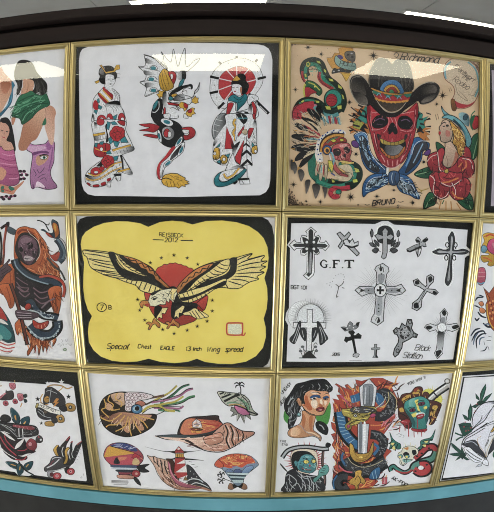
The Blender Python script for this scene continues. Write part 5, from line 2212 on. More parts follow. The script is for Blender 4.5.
# ------------------------------------------------------------------ sea shells sheet
Art(F21, 'nautilus_drawing', """
@ 90 375 4.705
# tentacles
s 4a3a30 8 : 260,140 320,112 370,85 408,50
s 3a7a5a 8 : 330,135 390,95 430,60 468,45
s K 3 : 330,128 390,88 430,54 468,42
s c8b848 7 : 300,120 350,95 385,75 410,50
s b06a90 8 : 290,130 360,118 420,100 455,75 485,65
s K 3 : 290,124 360,110 420,93 455,68 485,61
s 4a8a5a 9 : 300,140 380,135 430,125 465,105 494,98
s K 3 : 300,147 380,142 430,132 465,112 494,103
s c8b848 9 : 290,150 350,135 400,125 440,100
s b06a90 9 : 300,155 370,155 420,158 440,145
s K 2.5 : 320,148 380,148 430,150
s 5a9a7a 8 : 320,165 370,170 400,165 425,172
s K 2.5 : 320,160 370,163 420,166
s c8b848 11 : 245,175 275,150 320,145 360,165 400,170
s K 2.5 : 245,182 280,158 320,152 350,168 310,188
s 6a4a3a 10 : 260,110 300,105 350,95
# shell
F 2c241e 3.5 : 45,175 48,140 65,110 95,90 140,80 185,85 190,115 185,160 230,185 305,185 310,210 290,245 240,275 180,290 130,282 90,262 60,230
h e8c0a0 8a5840 : 140,100 100,160 100,92 145,82 175,95 172,130 150,145 120,130 105,115
h d8a080 7a4a38 : 200,180 100,230 185,178 235,185 290,190 260,215 220,225 160,235 100,225 60,205 50,190 90,190 140,175
f d8a888 : 75,130 100,140 110,165 85,165 70,150
f c89070 : 200,200 230,210 255,255 225,255
f c89070 : 150,225 190,215 185,270 160,260
q 2c1810 3 36 140 30 26 : 70,120 150,90 150,160 90,220 60,200
q 2c1810 3 30 100 30 26 : 90,215 280,195 230,245 150,255
q f0d0b0 3 26 100 30 18 : 100,200 280,190 230,245 150,255
s e0b050 5 : 95,90 85,120 110,140 100,165 140,160
s e0b050 5 : 65,110 75,150 55,165 90,200
s e0b050 5 : 130,82 120,110 150,130 145,150
s e0b050 5 : 150,180 100,215 60,205 50,195
s e0b050 5 : 165,190 130,230 90,235 75,245
s e0b050 5 : 180,195 165,240 120,265
s e0b050 5 : 190,200 185,240 195,285
s e0b050 5 : 200,195 215,235 240,272
s e0b050 5 : 205,190 250,220 272,250
s e0b050 5 : 215,188 260,200 302,210
s k 3.5 : 45,175 48,140 65,110 95,90 140,80 185,85
# scaly head
F e8dce0 2.5 : 165,85 210,80 260,85 300,100 270,115 240,120 215,140 190,170 165,165 165,130
o 6a3a48 2.2 8 7 : 175,95 192,92 210,92 228,94 246,96 180,110 198,108 216,110 234,108 175,125 192,125 208,125 176,142 190,142 178,158 262,100
F c87860 2 : 215,130 240,120 262,135 240,150 220,145
E 4a80a8 26 22 0 2.5 : 220,160
e a8c8dc 16 12 : 218,158
E k 9 9 : 222,157
""", 'brown nautilus drawing with green and pink tentacles', lw=2.8)
Art(F21, 'palm_shell_drawing', """
@ 185 375 5.489
F c8c8b8 3 : 178,95 200,90 235,95 280,100 320,110 350,135 362,165 375,195 400,215 385,222 355,215 320,185 280,165 240,170 210,150 190,120
s k 7 : 200,125 250,105
s k 9 : 215,145 275,115 300,108
s k 6 : 190,105 215,95
s 6a9a78 8 : 290,125 330,150 350,190
s 6a9a78 7 : 230,155 270,150 310,165
s k 4 : 280,115 320,150 345,195
s k 3 : 310,112 345,150 355,190
s k 5 : 350,200 400,218
q 2a3a30 3 22 -40 20 22 : 190,100 320,110 370,200 280,160
q 6a9a78 3 20 40 20 14 : 280,115 350,150 360,200
s c89a48 5 : 240,165 290,160 330,180
F d87aa8 2.5 : 270,170 300,172 340,190 355,215 320,222 290,205
s k 5 : 285,168 330,185 350,205
P 8a8a80 2.5 : 255,175 250,195 268,205 252,228 285,215 285,255 305,222 325,265 332,222 362,245 355,218 320,222 290,208 270,180
s d8d8d0 3 : 288,215 288,240
s d8d8d0 3 : 325,225 327,248
s K 4 : 306,105 306,75 300,55
t k 5 : 300,55 285,42 268,50
t k 5 : 300,55 310,40 328,52
t k 5 : 300,55 282,58 278,72
t k 5 : 300,55 318,58 325,68
t k 5 : 300,58 300,45 298,38
""", 'spiked shell drawing with a palm tree on it', lw=2.2)
Art(F21, 'ship_conch_drawing', """
@ 85 365 2.533
F 3a2a28 1.5 : 240,155 250,140 268,132 300,130 335,128 340,138 350,160 310,180 240,182
h e08860 c85a40 : 240,140 330,160 246,152 262,136 300,138 335,142 350,155 330,168 290,175 245,175
s f0a050 3 : 262,158 290,150 330,156
s c03030 3 : 300,148 340,154
f e8a848 : 270,162 285,160 295,170 272,172
P e8e0e4 1 : 272,158 272,145 282,136 294,144 297,160
l k 1 : 283,134 284,162
l k 1 : 276,150 292,150
f 5a3a20 : 268,160 298,161 292,167 272,166
s 2a3a40 4 : 240,178 280,178 320,170 345,158
F 4a5a60 1 : 178,180 230,176 290,180 320,176 300,184 230,184
h f4d0bc c88a70 : 270,170 330,210 178,181 205,186 245,190 280,205 310,216 345,218 375,206 400,190 425,176 425,170 400,168 380,158 365,148 345,152 320,176 280,184 230,184
s k 1.6 : 178,179 205,188 245,192 280,207 310,218 345,220 375,208 400,192 427,176 426,169 400,167 380,157 366,147 350,150 320,176
F e8a488 1.2 : 300,185 325,175 345,172 350,190 335,200 310,202
f 3a2624 : 240,188 262,190 285,205 300,214 275,206 250,196
f f0d0c0 : 200,186 240,188 268,200 240,193
q 8a5040 1.4 18 10 20 16 : 240,205 345,200 350,215 290,212
q f8dcc8 1.6 16 10 20 22 : 200,184 420,172 380,200 300,208
q 3a2018 1.6 12 100 20 16 : 350,152 420,172 380,204 350,212
q a83830 1.4 14 -10 20 20 : 246,150 330,140 340,160 260,175
q f0b860 1.4 12 -10 20 14 : 246,150 330,140 340,160 260,175
s k 2.5 : 355,152 362,170 358,190 366,210
s k 2.5 : 368,154 375,172 372,190 378,204
s k 2 : 382,162 388,175 388,192
s k 2 : 398,168 402,178 402,186
s f0d8cc 2 : 359,152 368,172 363,192 370,208
s f0d8cc 2 : 374,158 380,174 378,190
s 8a5040 2 : 388,165 394,178
s 8a5040 2 : 300,190 320,185 345,184
s f0c8b8 2 : 310,206 330,212 350,210
""", 'long conch shell drawing with a sailing ship at sunset', lw=1.6)
Art(F21, 'sailboat_shell_drawing', """
@ 90 435 5.489
F b85060 2.5 : 75,105 90,70 120,48 165,42 215,50 260,75 290,110 290,140 270,165 250,200 230,215 165,218 150,190 110,160 82,130
f 3a4a80 : 110,58 150,44 200,48 240,65 262,85 240,90 180,75 120,62
f 8a90b8 : 130,52 170,48 160,60
q e8a070 3 26 0 25 16 : 90,125 270,120 240,155 120,155
q c8c8e0 3 24 -10 25 10 : 120,60 250,70 250,85 150,70
p e0a838 : 78,115 95,70 110,60 240,95 240,102 80,122
s k 2.5 : 110,60 240,95
f c85060 : 90,125 180,115 240,110 270,130 230,160 120,160
f e08a68 : 150,125 200,120 190,135 150,140
f 2a2c34 : 130,155 145,122 165,155
s k 3 : 150,122 150,160
f d8b880 : 235,140 250,125 270,140 268,160 235,162
P c03040 1.5 : 228,122 245,98 280,118 262,128 255,118 240,130
f 4a5a78 : 115,165 180,165 260,168 250,180 130,178
f c8d0dc : 125,178 250,182 240,190 135,188
f 2c3440 : 145,190 235,192 225,205 155,203
F 2a2a2c 2 : 260,170 325,160 300,180 325,200 290,205 270,195
F 2a2a2c 2 : 240,235 262,240 280,275 262,268 245,250
E a83840 24 20 0 2.5 : 252,212
e d8a898 7 : 255,212
F e0a088 2 : 150,220 190,218 240,225 235,240 190,240 155,235
l K 2 : 118,250 210,252
l K 2.5 : 118,256 212,258
l K 2 : 118,262 210,264
l A 1.5 : 130,271 205,272
""", 'scallop shell drawing with a sailboat, sunbeam and dark leaves', lw=2.4)
Art(F21, 'lighthouse_conch_drawing', """
@ 145 430 7.057
d K 5 : 210,150 130,150 0,118
d K 5 : 270,155 340,150 400,142
d K 14 : 215,158 190,155 165,150
d K 14 : 270,158 290,155 315,153
d K 10 : 215,200 190,205 145,200
d K 10 : 275,205 340,208 415,215
F 3a3a3e 2 : 290,250 330,262 360,300 400,350 440,380 470,430 420,420 350,400 300,370
e e8e8ec 3 : 345,310 330,335 365,330 320,290
s d8dce0 7 : 290,365 330,345 380,350 410,370
s K 3 : 285,375 330,355 385,360 420,385
s d8dce0 6 : 320,390 360,372 420,390 450,410
s K 3 : 330,398 380,385 440,405 470,430
F 4a2c20 2 : 150,205 200,215 215,280 240,350 200,330 170,260
# tower
P b83a38 2 : 212,195 280,190 285,240 300,320 260,345 230,340 205,300
p e8e4e4 : 220,240 280,208 282,235
p e8e4e4 : 215,298 290,245 296,298
p e8e4e4 : 240,340 300,318 290,345
P d8a840 2 : 215,165 272,165 274,192 216,192
l k 3 : 228,165 228,192
l k 3 : 246,165 246,192
l k 3 : 260,165 260,192
P b83a38 2 : 208,160 215,145 270,145 276,160
P b83a38 2 : 212,145 238,115 268,145
p e8d8d4 : 238,122 250,132 238,142 226,134
s K 3 : 212,196 280,200
P 8a7040 1.5 : 270,355 285,325 305,355
# conch
h e8c0a8 b88468 : 50,180 200,400 15,178 45,188 65,185 85,195 130,205 160,215 180,240 190,290 220,340 270,370 330,385 420,405 470,430 380,415 300,420 240,418 180,395 130,360 95,310 70,260 45,220
s k 3 : 15,178 45,188 65,185 85,195 130,205 160,215
s k 3 : 15,180 45,222 70,262 90,312 130,362 180,398 240,420 300,422 380,416
q 5a2c20 4 34 60 30 40 : 40,190 150,220 260,400 180,395 90,300
q f0d0bc 4 28 60 30 34 : 40,190 150,220 260,400 180,395 90,300
F c86880 2 : 160,220 178,240 190,290 225,345 280,375 340,392 400,408 320,408 250,395 205,360 175,300
s e8a0b0 4 : 172,240 185,300 230,355 300,385
s k 5 : 60,190 65,220 80,235
s k 5 : 85,200 88,235 100,260
s k 6 : 110,208 118,250 125,300
s k 6 : 140,215 142,260 160,310
s e8c8b8 4 : 72,200 78,225
s e8c8b8 4 : 98,215 105,250
s e8c8b8 4 : 128,220 132,270
s 6a4030 5 : 110,280 150,340 200,380
s e8c8b8 4 : 100,290 150,355 220,400
s k 3 : 150,330 180,350 200,385
s K 2 : 310,222 330,225
s K 2 : 325,245 350,242
s K 2 : 350,262 375,258
e K 2 : 390,305 345,300
""", 'conch shell drawing with a red and white lighthouse', lw=2.4)
Art(F21, 'sunset_scallop_drawing', """
@ 205 430 7.057
F 8fa8c0 2.5 : 65,245 95,205 150,178 200,168 250,168 300,175 345,200 378,242 350,270 300,310 275,345 270,370 240,395 210,385 190,360 160,320 120,275 80,262
f d85a38 : 68,245 95,208 150,180 200,170 250,170 300,180 330,195 355,225 340,235 300,240 260,265 220,255 180,270 140,262 100,265
f e88a48 : 110,215 160,200 210,205 180,225
f e8a858 : 190,235 230,225 250,245 210,250
f e8a858 : 240,185 270,182 275,205 250,200
f c04038 : 130,235 180,232 160,250
f c04038 : 220,205 270,215 300,225 240,222
f f0c878 : 150,195 175,188 170,205
F 7890b8 2 : 145,295 165,275 195,285 205,300
F 5a6c9a 2 : 205,300 215,278 245,278 265,300
F 88a8d0 2 : 260,300 285,265 330,250 340,270 310,300 285,310
p c8d8dc : 150,300 310,305 300,320 165,315
p 2a4048 : 160,312 295,318 285,328 172,325
p b8ccd0 : 172,325 285,330 280,340 180,338
p 2a4048 : 180,338 275,342 272,350 188,350
p b8ccd0 : 188,352 272,352 265,372 200,372
s k 2.5 : 95,205 130,245 120,275
q f4c070 4 26 -10 25 26 : 90,220 200,175 340,200 350,240 220,255 110,262
q b83828 3 26 -10 25 22 : 90,220 200,175 340,200 350,240 220,255 110,262
q 8a78b0 3 26 0 25 10 : 100,255 340,250 320,275 130,275
s k 2 : 150,178 165,215
s k 2 : 200,168 205,200
s k 2 : 250,168 250,200
s k 2 : 300,175 290,210
F a87858 2 : 162,410 175,375 200,385 215,400 190,420
F a87858 2 : 262,375 290,385 298,412 275,420 250,405
f k : 195,380 235,395 270,375 255,410 230,402 205,412
s K 3.5 : 190,365 150,350 130,358
t K 6 : 115,310 90,315 100,330
t K 6 : 115,312 130,300 138,318
t K 6 : 115,312 105,300 110,290
t K 6 : 115,312 118,330 105,335
t K 6 : 118,355 95,345 90,360
t K 6 : 118,355 100,370 108,378
t K 6 : 118,355 125,375 130,370
t K 6 : 118,355 130,340 140,345
e K 8 6 : 115,315 118,356
""", 'scallop shell drawing filled with an orange sunset over the sea', lw=2.4)
# ------------------------------------------------------------------ woman, dagger and green head
Art(F22, 'black_haired_woman_drawing', """
@ 275 372 7.014
f 4a9a3c : 60,300 70,270 95,290 95,360 75,350 62,330
f 4a9a3c : 290,290 360,220 385,215 392,260 380,340 360,370 330,350 295,345
F 1c1c1e : 125,120 150,85 200,72 260,55 300,52 340,50 370,65 402,110 395,135 360,145 300,130 250,125 215,145 200,190 180,240 150,330 120,390 95,395 92,340 105,320 80,290 65,250 70,200 100,160
s b8bcc0 8 : 90,230 105,200 125,180
s 8a8c90 7 : 110,260 120,220 140,190
s 8a8c90 6 : 100,345 130,340 160,310
s b8bcc0 6 : 250,80 275,70 290,90
s b8bcc0 5 : 300,85 310,110 305,125
s b8bcc0 5 : 330,80 345,105 340,125
s b8bcc0 6 : 360,90 385,115 380,130
s 8a8c90 5 : 180,110 200,95 225,90
s k 12 : 290,55 320,65 350,55
F 1c1c1e : 285,360 310,345 350,360 372,395 370,425 360,440 330,430 295,400
s b8bcc0 7 : 310,370 330,380 345,405
q 6a6c72 3 50 90 20 26 : 80,200 150,120 200,100 170,220 120,370 95,370
q c8ccd0 3 35 90 20 14 : 80,200 130,150 150,250 110,370
q 6a6c72 3 30 90 20 16 : 230,70 390,70 390,125 240,115
# neck/shoulders
F e0a070 : 195,270 190,320 175,360 150,375 110,395 90,420 95,445 130,460 200,460 260,450 300,465 318,485 325,455 300,430 270,405 275,360 285,300 250,290
h f0c8a0 e0a070 : 130,420 200,420 120,395 160,390 180,420 150,450 110,440
f c07040 : 240,320 265,310 260,400 280,420 245,405
f c07040 : 195,290 215,330 200,400 190,360
s b06030 3 : 200,390 215,430
s f0d0a8 8 : 220,420 270,430 310,455
# face
F e8b088 : 195,195 205,160 215,145 255,125 310,135 360,145 375,170 370,230 355,270 335,300 290,305 245,298 215,275 195,245
h f8e0c8 e8b088 : 330,230 240,220 300,150 345,160 360,210 345,240 320,230 300,200 290,170
f c87848 : 200,200 215,180 235,230 260,280 230,280 205,250
F 3c6aa0 2 : 248,180 270,165 300,165 318,182 290,180 265,185
F 3c6aa0 2 : 338,185 355,168 375,170 372,185 350,190
f f0f0f0 : 255,188 280,182 300,188 280,196
e k 7 6 : 278,188
e k 6 6 : 355,190
s k 4 : 248,182 275,176 312,188
s k 4 : 245,155 275,140 320,150
s k 4 : 348,155 365,150 376,158
s k 3 : 260,200 285,200 305,195
s b06030 3 : 325,190 330,215 325,225 310,228
s k 2.5 : 312,228 325,232 335,226
F 8a2028 2.5 : 285,262 310,245 325,248 342,252 342,265 325,275 300,275
s k 3 : 290,262 342,258
F e0a070 2 : 150,195 170,185 185,200 190,230 175,235 158,220
E 9cc8c8 14 14 0 3 : 168,298
e 3a5a60 6 : 168,298
s k 3 : 172,250 185,265 175,285
@ 285 375 9.88
f e8a878 : 205,190 260,150 330,160 420,165 445,230 430,290 390,340 350,390 290,395 230,372 180,320 165,290 195,280 190,230
f f8e4cc : 260,255 310,250 320,290 300,330 265,310
f f8e4cc : 345,250 365,240 370,290 350,285
f f6dcc0 : 385,255 415,260 400,300 390,290
f f6dcc0 : 250,165 300,165 330,185 280,190
f c86838 : 195,210 220,205 235,260 270,330 240,350 200,310 175,300 195,280
f c87040 : 345,280 370,300 350,320 330,300
F 2f5c94 2 : 245,225 262,205 300,195 340,200 350,215 345,228 300,215 265,228
F 2f5c94 2 : 375,222 400,208 425,210 432,225 410,232 385,235
f f0f0f4 : 262,230 285,220 310,222 300,238 272,240
e k 14 9 : 290,230
f k : 250,238 275,242 305,240 320,232 300,246 262,248
e k 9 7 : 400,236
s k 4 : 380,240 405,245 428,234
d k 8 : 352,185 310,168 250,178
d k 7 : 432,178 405,182 390,195
s 8a4020 3 : 370,245 385,275 385,292 360,296 350,290
F a02c34 3 : 305,340 330,320 355,315 372,312 388,325 385,345 355,360 325,358
s k 4 : 312,340 345,335 385,330
f e8b0a8 : 330,342 365,338 355,350
s k 5 : 165,300 200,345 250,380 295,392
F 1c1c1e : 195,140 250,110 330,125 400,140 450,150 470,120 440,90 400,60 350,40 300,60 230,75 180,110 160,180 170,260 195,285 185,220 200,180
s c8ccd0 6 : 330,85 345,110 342,135
s c8ccd0 6 : 400,95 425,115 420,140
s c8ccd0 5 : 440,105 455,120
s 9a9ca0 5 : 265,90 280,110 270,120
s 9a9ca0 5 : 180,180 190,165 205,160
F e8a878 3 : 120,235 140,225 158,260 165,300 150,310 130,285
s c87040 6 : 135,245 148,280
l k 2 : 148,310 148,360
* 3a6a70 26 12 8 : 136,385
e a8d8d8 9 : 136,385
# white collar
@ 275 372 7.014
s 8aa0b0 3 : 105,385 160,370 190,385 220,420 320,470
# lettering
x K 4.5 20 0.1 1 -48 UNEASY : 52,155
x K 4.5 20 0.1 1 -52 DEAR : 42,235
x K 3.6 12 0.1 1.3 2 TIME : 35,490
x K 3.6 14 0.1 1.3 6 END : 48,512
""", 'black-haired woman portrait drawing on a green disc', lw=2.8)
Art(F22, 'blue_faced_reaper_drawing', """
@ 275 435 7.057
r c03a40 13 85 150 30 150 390 : 215,190
r d8c8b0 5 80 110 20 160 390 : 215,190
s k 24 : 50,160 90,110 160,88 240,85 330,98 380,95
s b8bcc0 14 : 50,160 90,110 160,88 240,85 330,98 375,95
f k : 355,70 370,52 395,65 385,85 365,90
s 3a2a2a 20 : 340,110 335,200 350,280 350,350 325,400
s 8a6a60 6 : 342,120 338,200 352,300 345,360
F e8d8c0 2 : 120,120 170,100 240,100 290,120 305,190 285,250 200,280 135,240 110,180
F k 2 : 115,180 125,135 160,115 220,115 255,130 280,160 250,150 200,145 180,175 165,220 160,262 130,230
F 58a0a8 2.5 : 165,185 185,150 220,135 262,145 290,180 290,230 270,262 240,268 200,262 165,245 150,215 140,200 150,185
f 3a6a78 : 170,215 195,220 205,250 180,250
f 90c8c8 : 210,150 240,148 230,165
E Y 19 15 0 3 : 220,188
E Y 16 14 0 3 : 272,185
f c03a40 : 245,205 252,220 240,220
s c03a40 4 : 190,232 225,245 255,245
s k 2.5 : 190,240 225,252 258,250
s k 3 : 195,168 215,162 235,170
s k 3 : 258,168 275,160 288,168
e 3a6a78 6 : 180,200 200,212
F 58a0a8 2 : 135,190 150,180 158,210 145,222
q 2a5a68 3 26 20 60 18 : 160,160 280,150 280,250 170,245
q a8dcd8 3 20 20 60 12 : 200,145 280,150 280,250 200,240
# robe
F 2a2a2e : 75,290 90,260 130,240 170,262 240,280 300,290 330,300 345,330 330,400 60,400 70,340
s b8bcc0 6 : 80,290 100,280 150,320 140,360
s b8bcc0 5 : 170,265 200,300 240,310
s b8bcc0 5 : 110,400 120,370 160,340 190,400
s b8bcc0 5 : 200,320 215,360 210,400
s b8bcc0 5 : 240,320 245,360 235,400
s b8bcc0 4 : 270,330 270,400
s b8bcc0 4 : 150,250 200,290 280,290
s b8bcc0 4 : 80,330 90,380
t K 8 : 35,200 60,230 90,262
q c8ccd0 4 60 60 30 26 : 75,290 170,262 330,310 330,400 60,400
# hand
F 68b0a8 2.5 : 310,250 330,230 345,215 365,210 378,225 380,250 360,280 330,290 300,320 275,335 270,310 290,295 305,280
s k 2.5 : 325,245 350,250
s k 2.5 : 335,232 360,240
s k 2.5 : 320,262 350,268
""", 'blue-faced robed reaper drawing with yellow eyes and a scythe', lw=2.4)
Art(F22, 'dagger_and_dragon_drawing', """
@ 325 372 6.587
# flames mass
P b8442e 1.4 : 180,110 150,80 130,85 140,110 110,95 75,75 65,80 90,100 85,130 110,150 75,150 95,185 50,175 70,210 75,230 50,200 60,260 85,285 55,290 50,320 75,340 40,330 45,370 70,400 40,410 60,450 45,480 70,520 50,560 80,600 60,620 50,700 80,760 140,790 260,780 310,760 350,720 330,700 380,660 360,640 400,560 440,520 400,500 420,440 380,420 440,340 465,290 450,250 480,180 440,100 494,70 460,75 420,60 380,40 310,40 240,60 200,50 210,90
s e88840 7 : 100,100 130,140 150,180 170,200
s e88840 7 : 150,90 180,120 190,160
s e88840 7 : 60,200 90,260 120,290
s e88840 7 : 60,340 90,380 100,430
s e88840 7 : 60,480 85,520 90,580
s e88840 8 : 350,60 380,90 440,100
s e88840 8 : 300,350 360,350 420,320
s e88840 7 : 340,640 380,610 400,560
s e88840 7 : 120,760 180,740 240,760 300,740
s e88840 7 : 70,640 90,700 80,740
s 55565a 5 : 100,90 120,120 140,170
s 55565a 5 : 75,270 90,310 80,350
s 55565a 5 : 50,420 80,460 70,500
s 55565a 5 : 400,60 440,80 470,110
s 55565a 5 : 380,380 420,360 450,310
s e8dcd8 5 : 180,60 200,100 195,130
s e8dcd8 5 : 50,240 65,290
s e8dcd8 5 : 350,600 390,580
q f0a040 9 70 60 40 22 : 60,200 180,200 120,700 50,700
q f0c060 5 50 70 40 18 : 60,200 180,200 120,700 50,700
q 6a2420 7 60 70 40 20 : 60,200 180,200 120,700 50,700
q 3a3436 6 60 70 30 30 : 60,150 140,150 120,700 50,700
q e8d8d4 4 55 70 30 14 : 60,150 140,150 120,700 50,700
q f0a040 9 60 -40 40 16 : 330,50 480,80 460,380 340,420
q 4a1e1c 8 60 -40 40 24 : 330,50 480,80 460,380 340,420
q e8a0b0 5 50 -30 40 10 : 330,330 460,260 440,380 350,400
q f0a040 9 60 -50 40 16 : 120,620 400,560 380,760 140,770
q 4a1e1c 8 60 -40 50 30 : 120,620 400,560 380,760 140,770
q f0c060 5 50 -40 50 12 : 200,600 400,560 380,740 200,770
q f0a040 8 60 60 40 14 : 90,90 220,60 220,200 110,200
q 55565a 5 60 60 30 10 : 90,90 220,60 220,200 110,200
s d86878 10 : 380,340 420,310 440,280
s d86878 8 : 100,150 150,200
# dragon body: ring behind the sword
s 2a2a2e 66 : 350,150 400,140 435,190 430,250 380,290 330,290
s 50545a 10 : 370,120 430,150 450,210 430,270
q 8a8c90 4 16 40 60 40 : 370,120 440,140 450,260 340,300 400,220
s d8c888 5 : 340,230 390,220 420,180 415,130
s d8c888 4 : 430,130 470,180 465,250
s 3470a0 50 : 170,180 210,170 260,150 340,160 365,190 345,210
s a8d0e0 3 : 320,150 330,190
s a8d0e0 3 : 340,150 350,195
s a8d0e0 3 : 195,160 205,200
s a8d0e0 3 : 180,170 185,205
s k 62 : 100,260 110,330 130,400 180,460 230,490
s 3470a0 52 : 100,260 110,330 130,400 180,460 230,490
l a8d0e0 3.5 : 80,290 125,300
l a8d0e0 3.5 : 85,315 130,322
l a8d0e0 3.5 : 88,340 135,345
l a8d0e0 3.5 : 92,365 138,366
l a8d0e0 3.5 : 100,390 145,385
l a8d0e0 3.5 : 115,412 160,400
l a8d0e0 3.5 : 135,440 175,420
l a8d0e0 3.5 : 160,465 195,440
s 2a2a2e 62 : 300,410 350,420 385,460 365,520 330,560
s 5a5e62 10 : 300,395 360,410 400,460
s 3470a0 18 : 320,470 350,500 320,545
q 8a8c90 4 16 40 60 30 : 300,390 400,400 400,520 340,580 360,480
# big curl
s k 70 : 130,570 160,620 220,650 310,640 370,600 400,585
s 3c3e42 56 : 130,570 160,620 220,650 310,640 370,600 400,585
s 3470a0 14 : 120,530 110,570 140,620
q 8a8c90 4 16 20 60 50 : 120,560 160,600 300,610 400,570 400,620 240,680 130,640
q 1a1a1c 4 16 20 60 40 : 120,560 160,600 300,610 400,570 400,620 240,680 130,640
s c8bc90 4 : 150,560 180,600 240,625 310,615 380,580
s k 50 : 150,690 110,690 80,730 110,770 150,760
s 3c3e42 38 : 150,690 110,690 80,730 110,770 150,760
s 3470a0 10 : 80,680 55,720 60,770
F 3470a0 2.5 : 290,690 310,650 350,625 365,640 355,690 330,705 300,705
s a8d0e0 3 : 310,660 320,700
s a8d0e0 3 : 330,645 340,700
s d06070 9 : 90,615 130,650 180,660
# sword blade
P e0e0e4 3 : 290,42 342,100 325,225 235,225 225,100
F 8a9098 2 : 250,100 270,80 305,80 318,110 305,220 255,220
s c8ccd4 9 : 268,100 262,210
s 5a6068 6 : 295,90 292,215
# dragon head
F b8a440 2.5 : 110,245 150,240 200,230 290,225 340,235 330,270 300,290 270,320 215,340 180,350 170,375 145,380 130,350 150,330 170,310 150,295 120,285
F 4a4c50 2 : 170,240 250,230 320,240 330,260 260,270 180,265
s e8d860 6 : 180,300 230,310 280,300
s e8d860 6 : 200,330 240,320
s e8d860 5 : 120,255 160,262
q 5a4a18 4 22 10 40 30 : 120,245 330,240 320,290 200,350 140,350
q e8d860 4 20 10 40 20 : 120,245 330,240 320,290 200,350 140,350
q c8c8cc 4 18 0 40 12 : 170,235 320,235 320,265 180,265
E w 12 9 0 3 : 200,285
e k 4 : 200,285
s k 4 : 170,275 200,268 230,280
s k 4 : 240,290 290,280 320,260
F c84878 2 : 295,285 320,270 335,285 310,300
F c84878 2 : 145,350 165,345 160,365 148,368
s k 4 : 160,340 200,320 260,310
s d8d4c0 4 : 330,240 380,200 400,160
s c84878 6 : 100,155 140,195 175,235
# blade below the head
P c8ccd4 3 : 215,340 290,340 275,540 215,530
f 7a8088 : 225,345 245,345 240,530 225,525
f f0f0f4 : 252,345 268,345 262,530 248,530
# guard
@ 325 430 6.587
F d8a838 3 : 165,85 185,100 200,145 240,155 285,145 300,110 318,75 318,130 300,175 260,205 220,212 190,200 165,160 160,110
s 8a6018 4 : 185,130 215,175 270,178 300,140
e f0d060 14 6 : 235,178
s 8a6018 4 : 205,190 240,200 270,190
F d8a838 2.5 : 200,270 240,265 240,300 265,330 255,355 230,345 215,390 200,395 195,365 160,350 165,325 195,305
s k 3 : 195,330 215,300 235,335 210,370
s 8a6018 4 : 215,275 218,300
# red stamp
P c8505c 1 : 378,312 410,310 405,355 375,355
s e8b8bc 2.5 : 385,320 402,322
s e8b8bc 2.5 : 385,333 402,335
s e8b8bc 2.5 : 383,345 400,347
s e8b8bc 2.5 : 393,316 390,352
""", 'dagger drawing wrapped by a grey and blue dragon in flames', lw=2.4)
Art(F22, 'green_head_and_knife_drawing', """
@ 385 372 6.587
r e8d858 4 62 90 16 -110 60 : 310,175
F e0d850 0.5 : 250,130 290,110 340,130 375,165 372,200 330,210 280,190
# knife
s k 36 : 290,185 340,140 412,90
s c8c4c0 28 : 290,185 340,140 412,90
s f4f4f4 7 : 285,180 335,135 405,85
s 6a6864 5 : 310,185 350,150 415,105
s k 6 : 320,135 350,168
o k 5 16 15 : 410,60
o c8c4c0 5 13 12 : 410,60
P c8ccd0 2.5 : 45,360 100,325 140,305 160,340 95,352
# hair
F 5a2820 : 95,180 110,150 140,140 170,135 200,100 240,98 250,125 240,150 265,130 290,145 285,180 330,190 370,210 365,240 340,300 320,340 290,345 290,300 200,200 150,220 160,300 180,330 165,370 130,365 110,320 90,300 85,240 80,200
f d8a838 : 110,180 140,155 165,150 150,180 120,195
f d8a838 : 180,140 215,115 232,125 215,145
f 9a3c28 : 190,115 220,105 200,135
f d8a838 : 95,240 115,235 125,260 100,262
f d8a838 : 320,220 350,225 335,245 310,240
f d8a838 : 300,265 330,258 325,280 300,290
f e8c850 : 315,235 340,250 320,258
f 9a3c28 : 300,300 330,300 310,325
s k 4 : 110,200 140,180 170,175
s k 4 : 300,250 340,250 350,230
s k 4 : 295,290 325,295
s k 4 : 95,270 120,280 150,300
q 2a1010 4 30 60 60 22 : 90,180 240,110 280,160 130,230
q e8b850 4 26 60 60 12 : 90,180 240,110 280,160 130,230
q 2a1010 4 30 100 40 20 : 300,200 365,215 320,340 290,330
q e8b850 4 26 100 40 14 : 300,200 365,215 320,340 290,330
# face
F 3c9c94 : 130,200 150,185 200,165 240,160 280,180 295,210 290,260 280,300 270,340 275,365 240,385 190,380 175,360 175,320 160,300 140,270 125,235
h 88ccc0 3c9c94 : 150,200 200,230 160,185 195,172 205,200 190,230 160,225
f e8d858 : 195,190 220,180 215,200 225,240 235,262 215,250 205,215
f e8d858 : 165,285 205,265 205,290 175,300
f e8d858 : 255,230 275,225 275,240 258,245
f 1f5c5c : 130,240 155,260 185,300 200,340 190,365 165,310
f 1f5c5c : 270,250 290,230 285,300 272,345 262,300
F 7a2c4c 2 : 215,215 230,200 255,195 262,210 240,222
F 7a2c4c 2 : 160,250 180,238 200,245 195,258 170,262
e k 6 : 238,210 182,250
s k 3 : 205,200 230,188 258,190
s k 3 : 150,240 175,230 198,235
f e8f4f0 : 205,275 235,265 258,270 262,285 230,310 210,305
F b83038 2.5 : 210,285 240,275 258,278 250,300 225,310 208,302
s w 3 : 218,292 248,286
s k 2.5 : 208,262 225,258 240,255
# blood
s b83038 6 : 212,310 215,350 212,370
F b83038 1.5 : 175,370 230,378 275,372 268,390 220,395 180,385
s b83038 5 : 190,385 192,430
s b83038 5 : 215,390 216,410
s b83038 5 : 240,388 242,425
s b83038 5 : 262,380 262,400
F b83038 2 : 100,325 140,310 165,320 150,350 120,345
s b83038 5 : 98,350 96,395
s b83038 6 : 130,345 132,385
s b83038 6 : 155,345 155,425
s e8c0c0 2 : 110,325 145,330
x K 4.5 17 0.1 1.2 -22 YOU_WIN_!! : 150,88 
""", 'green-skinned curly-haired head drawing pierced by a knife', lw=2.6)
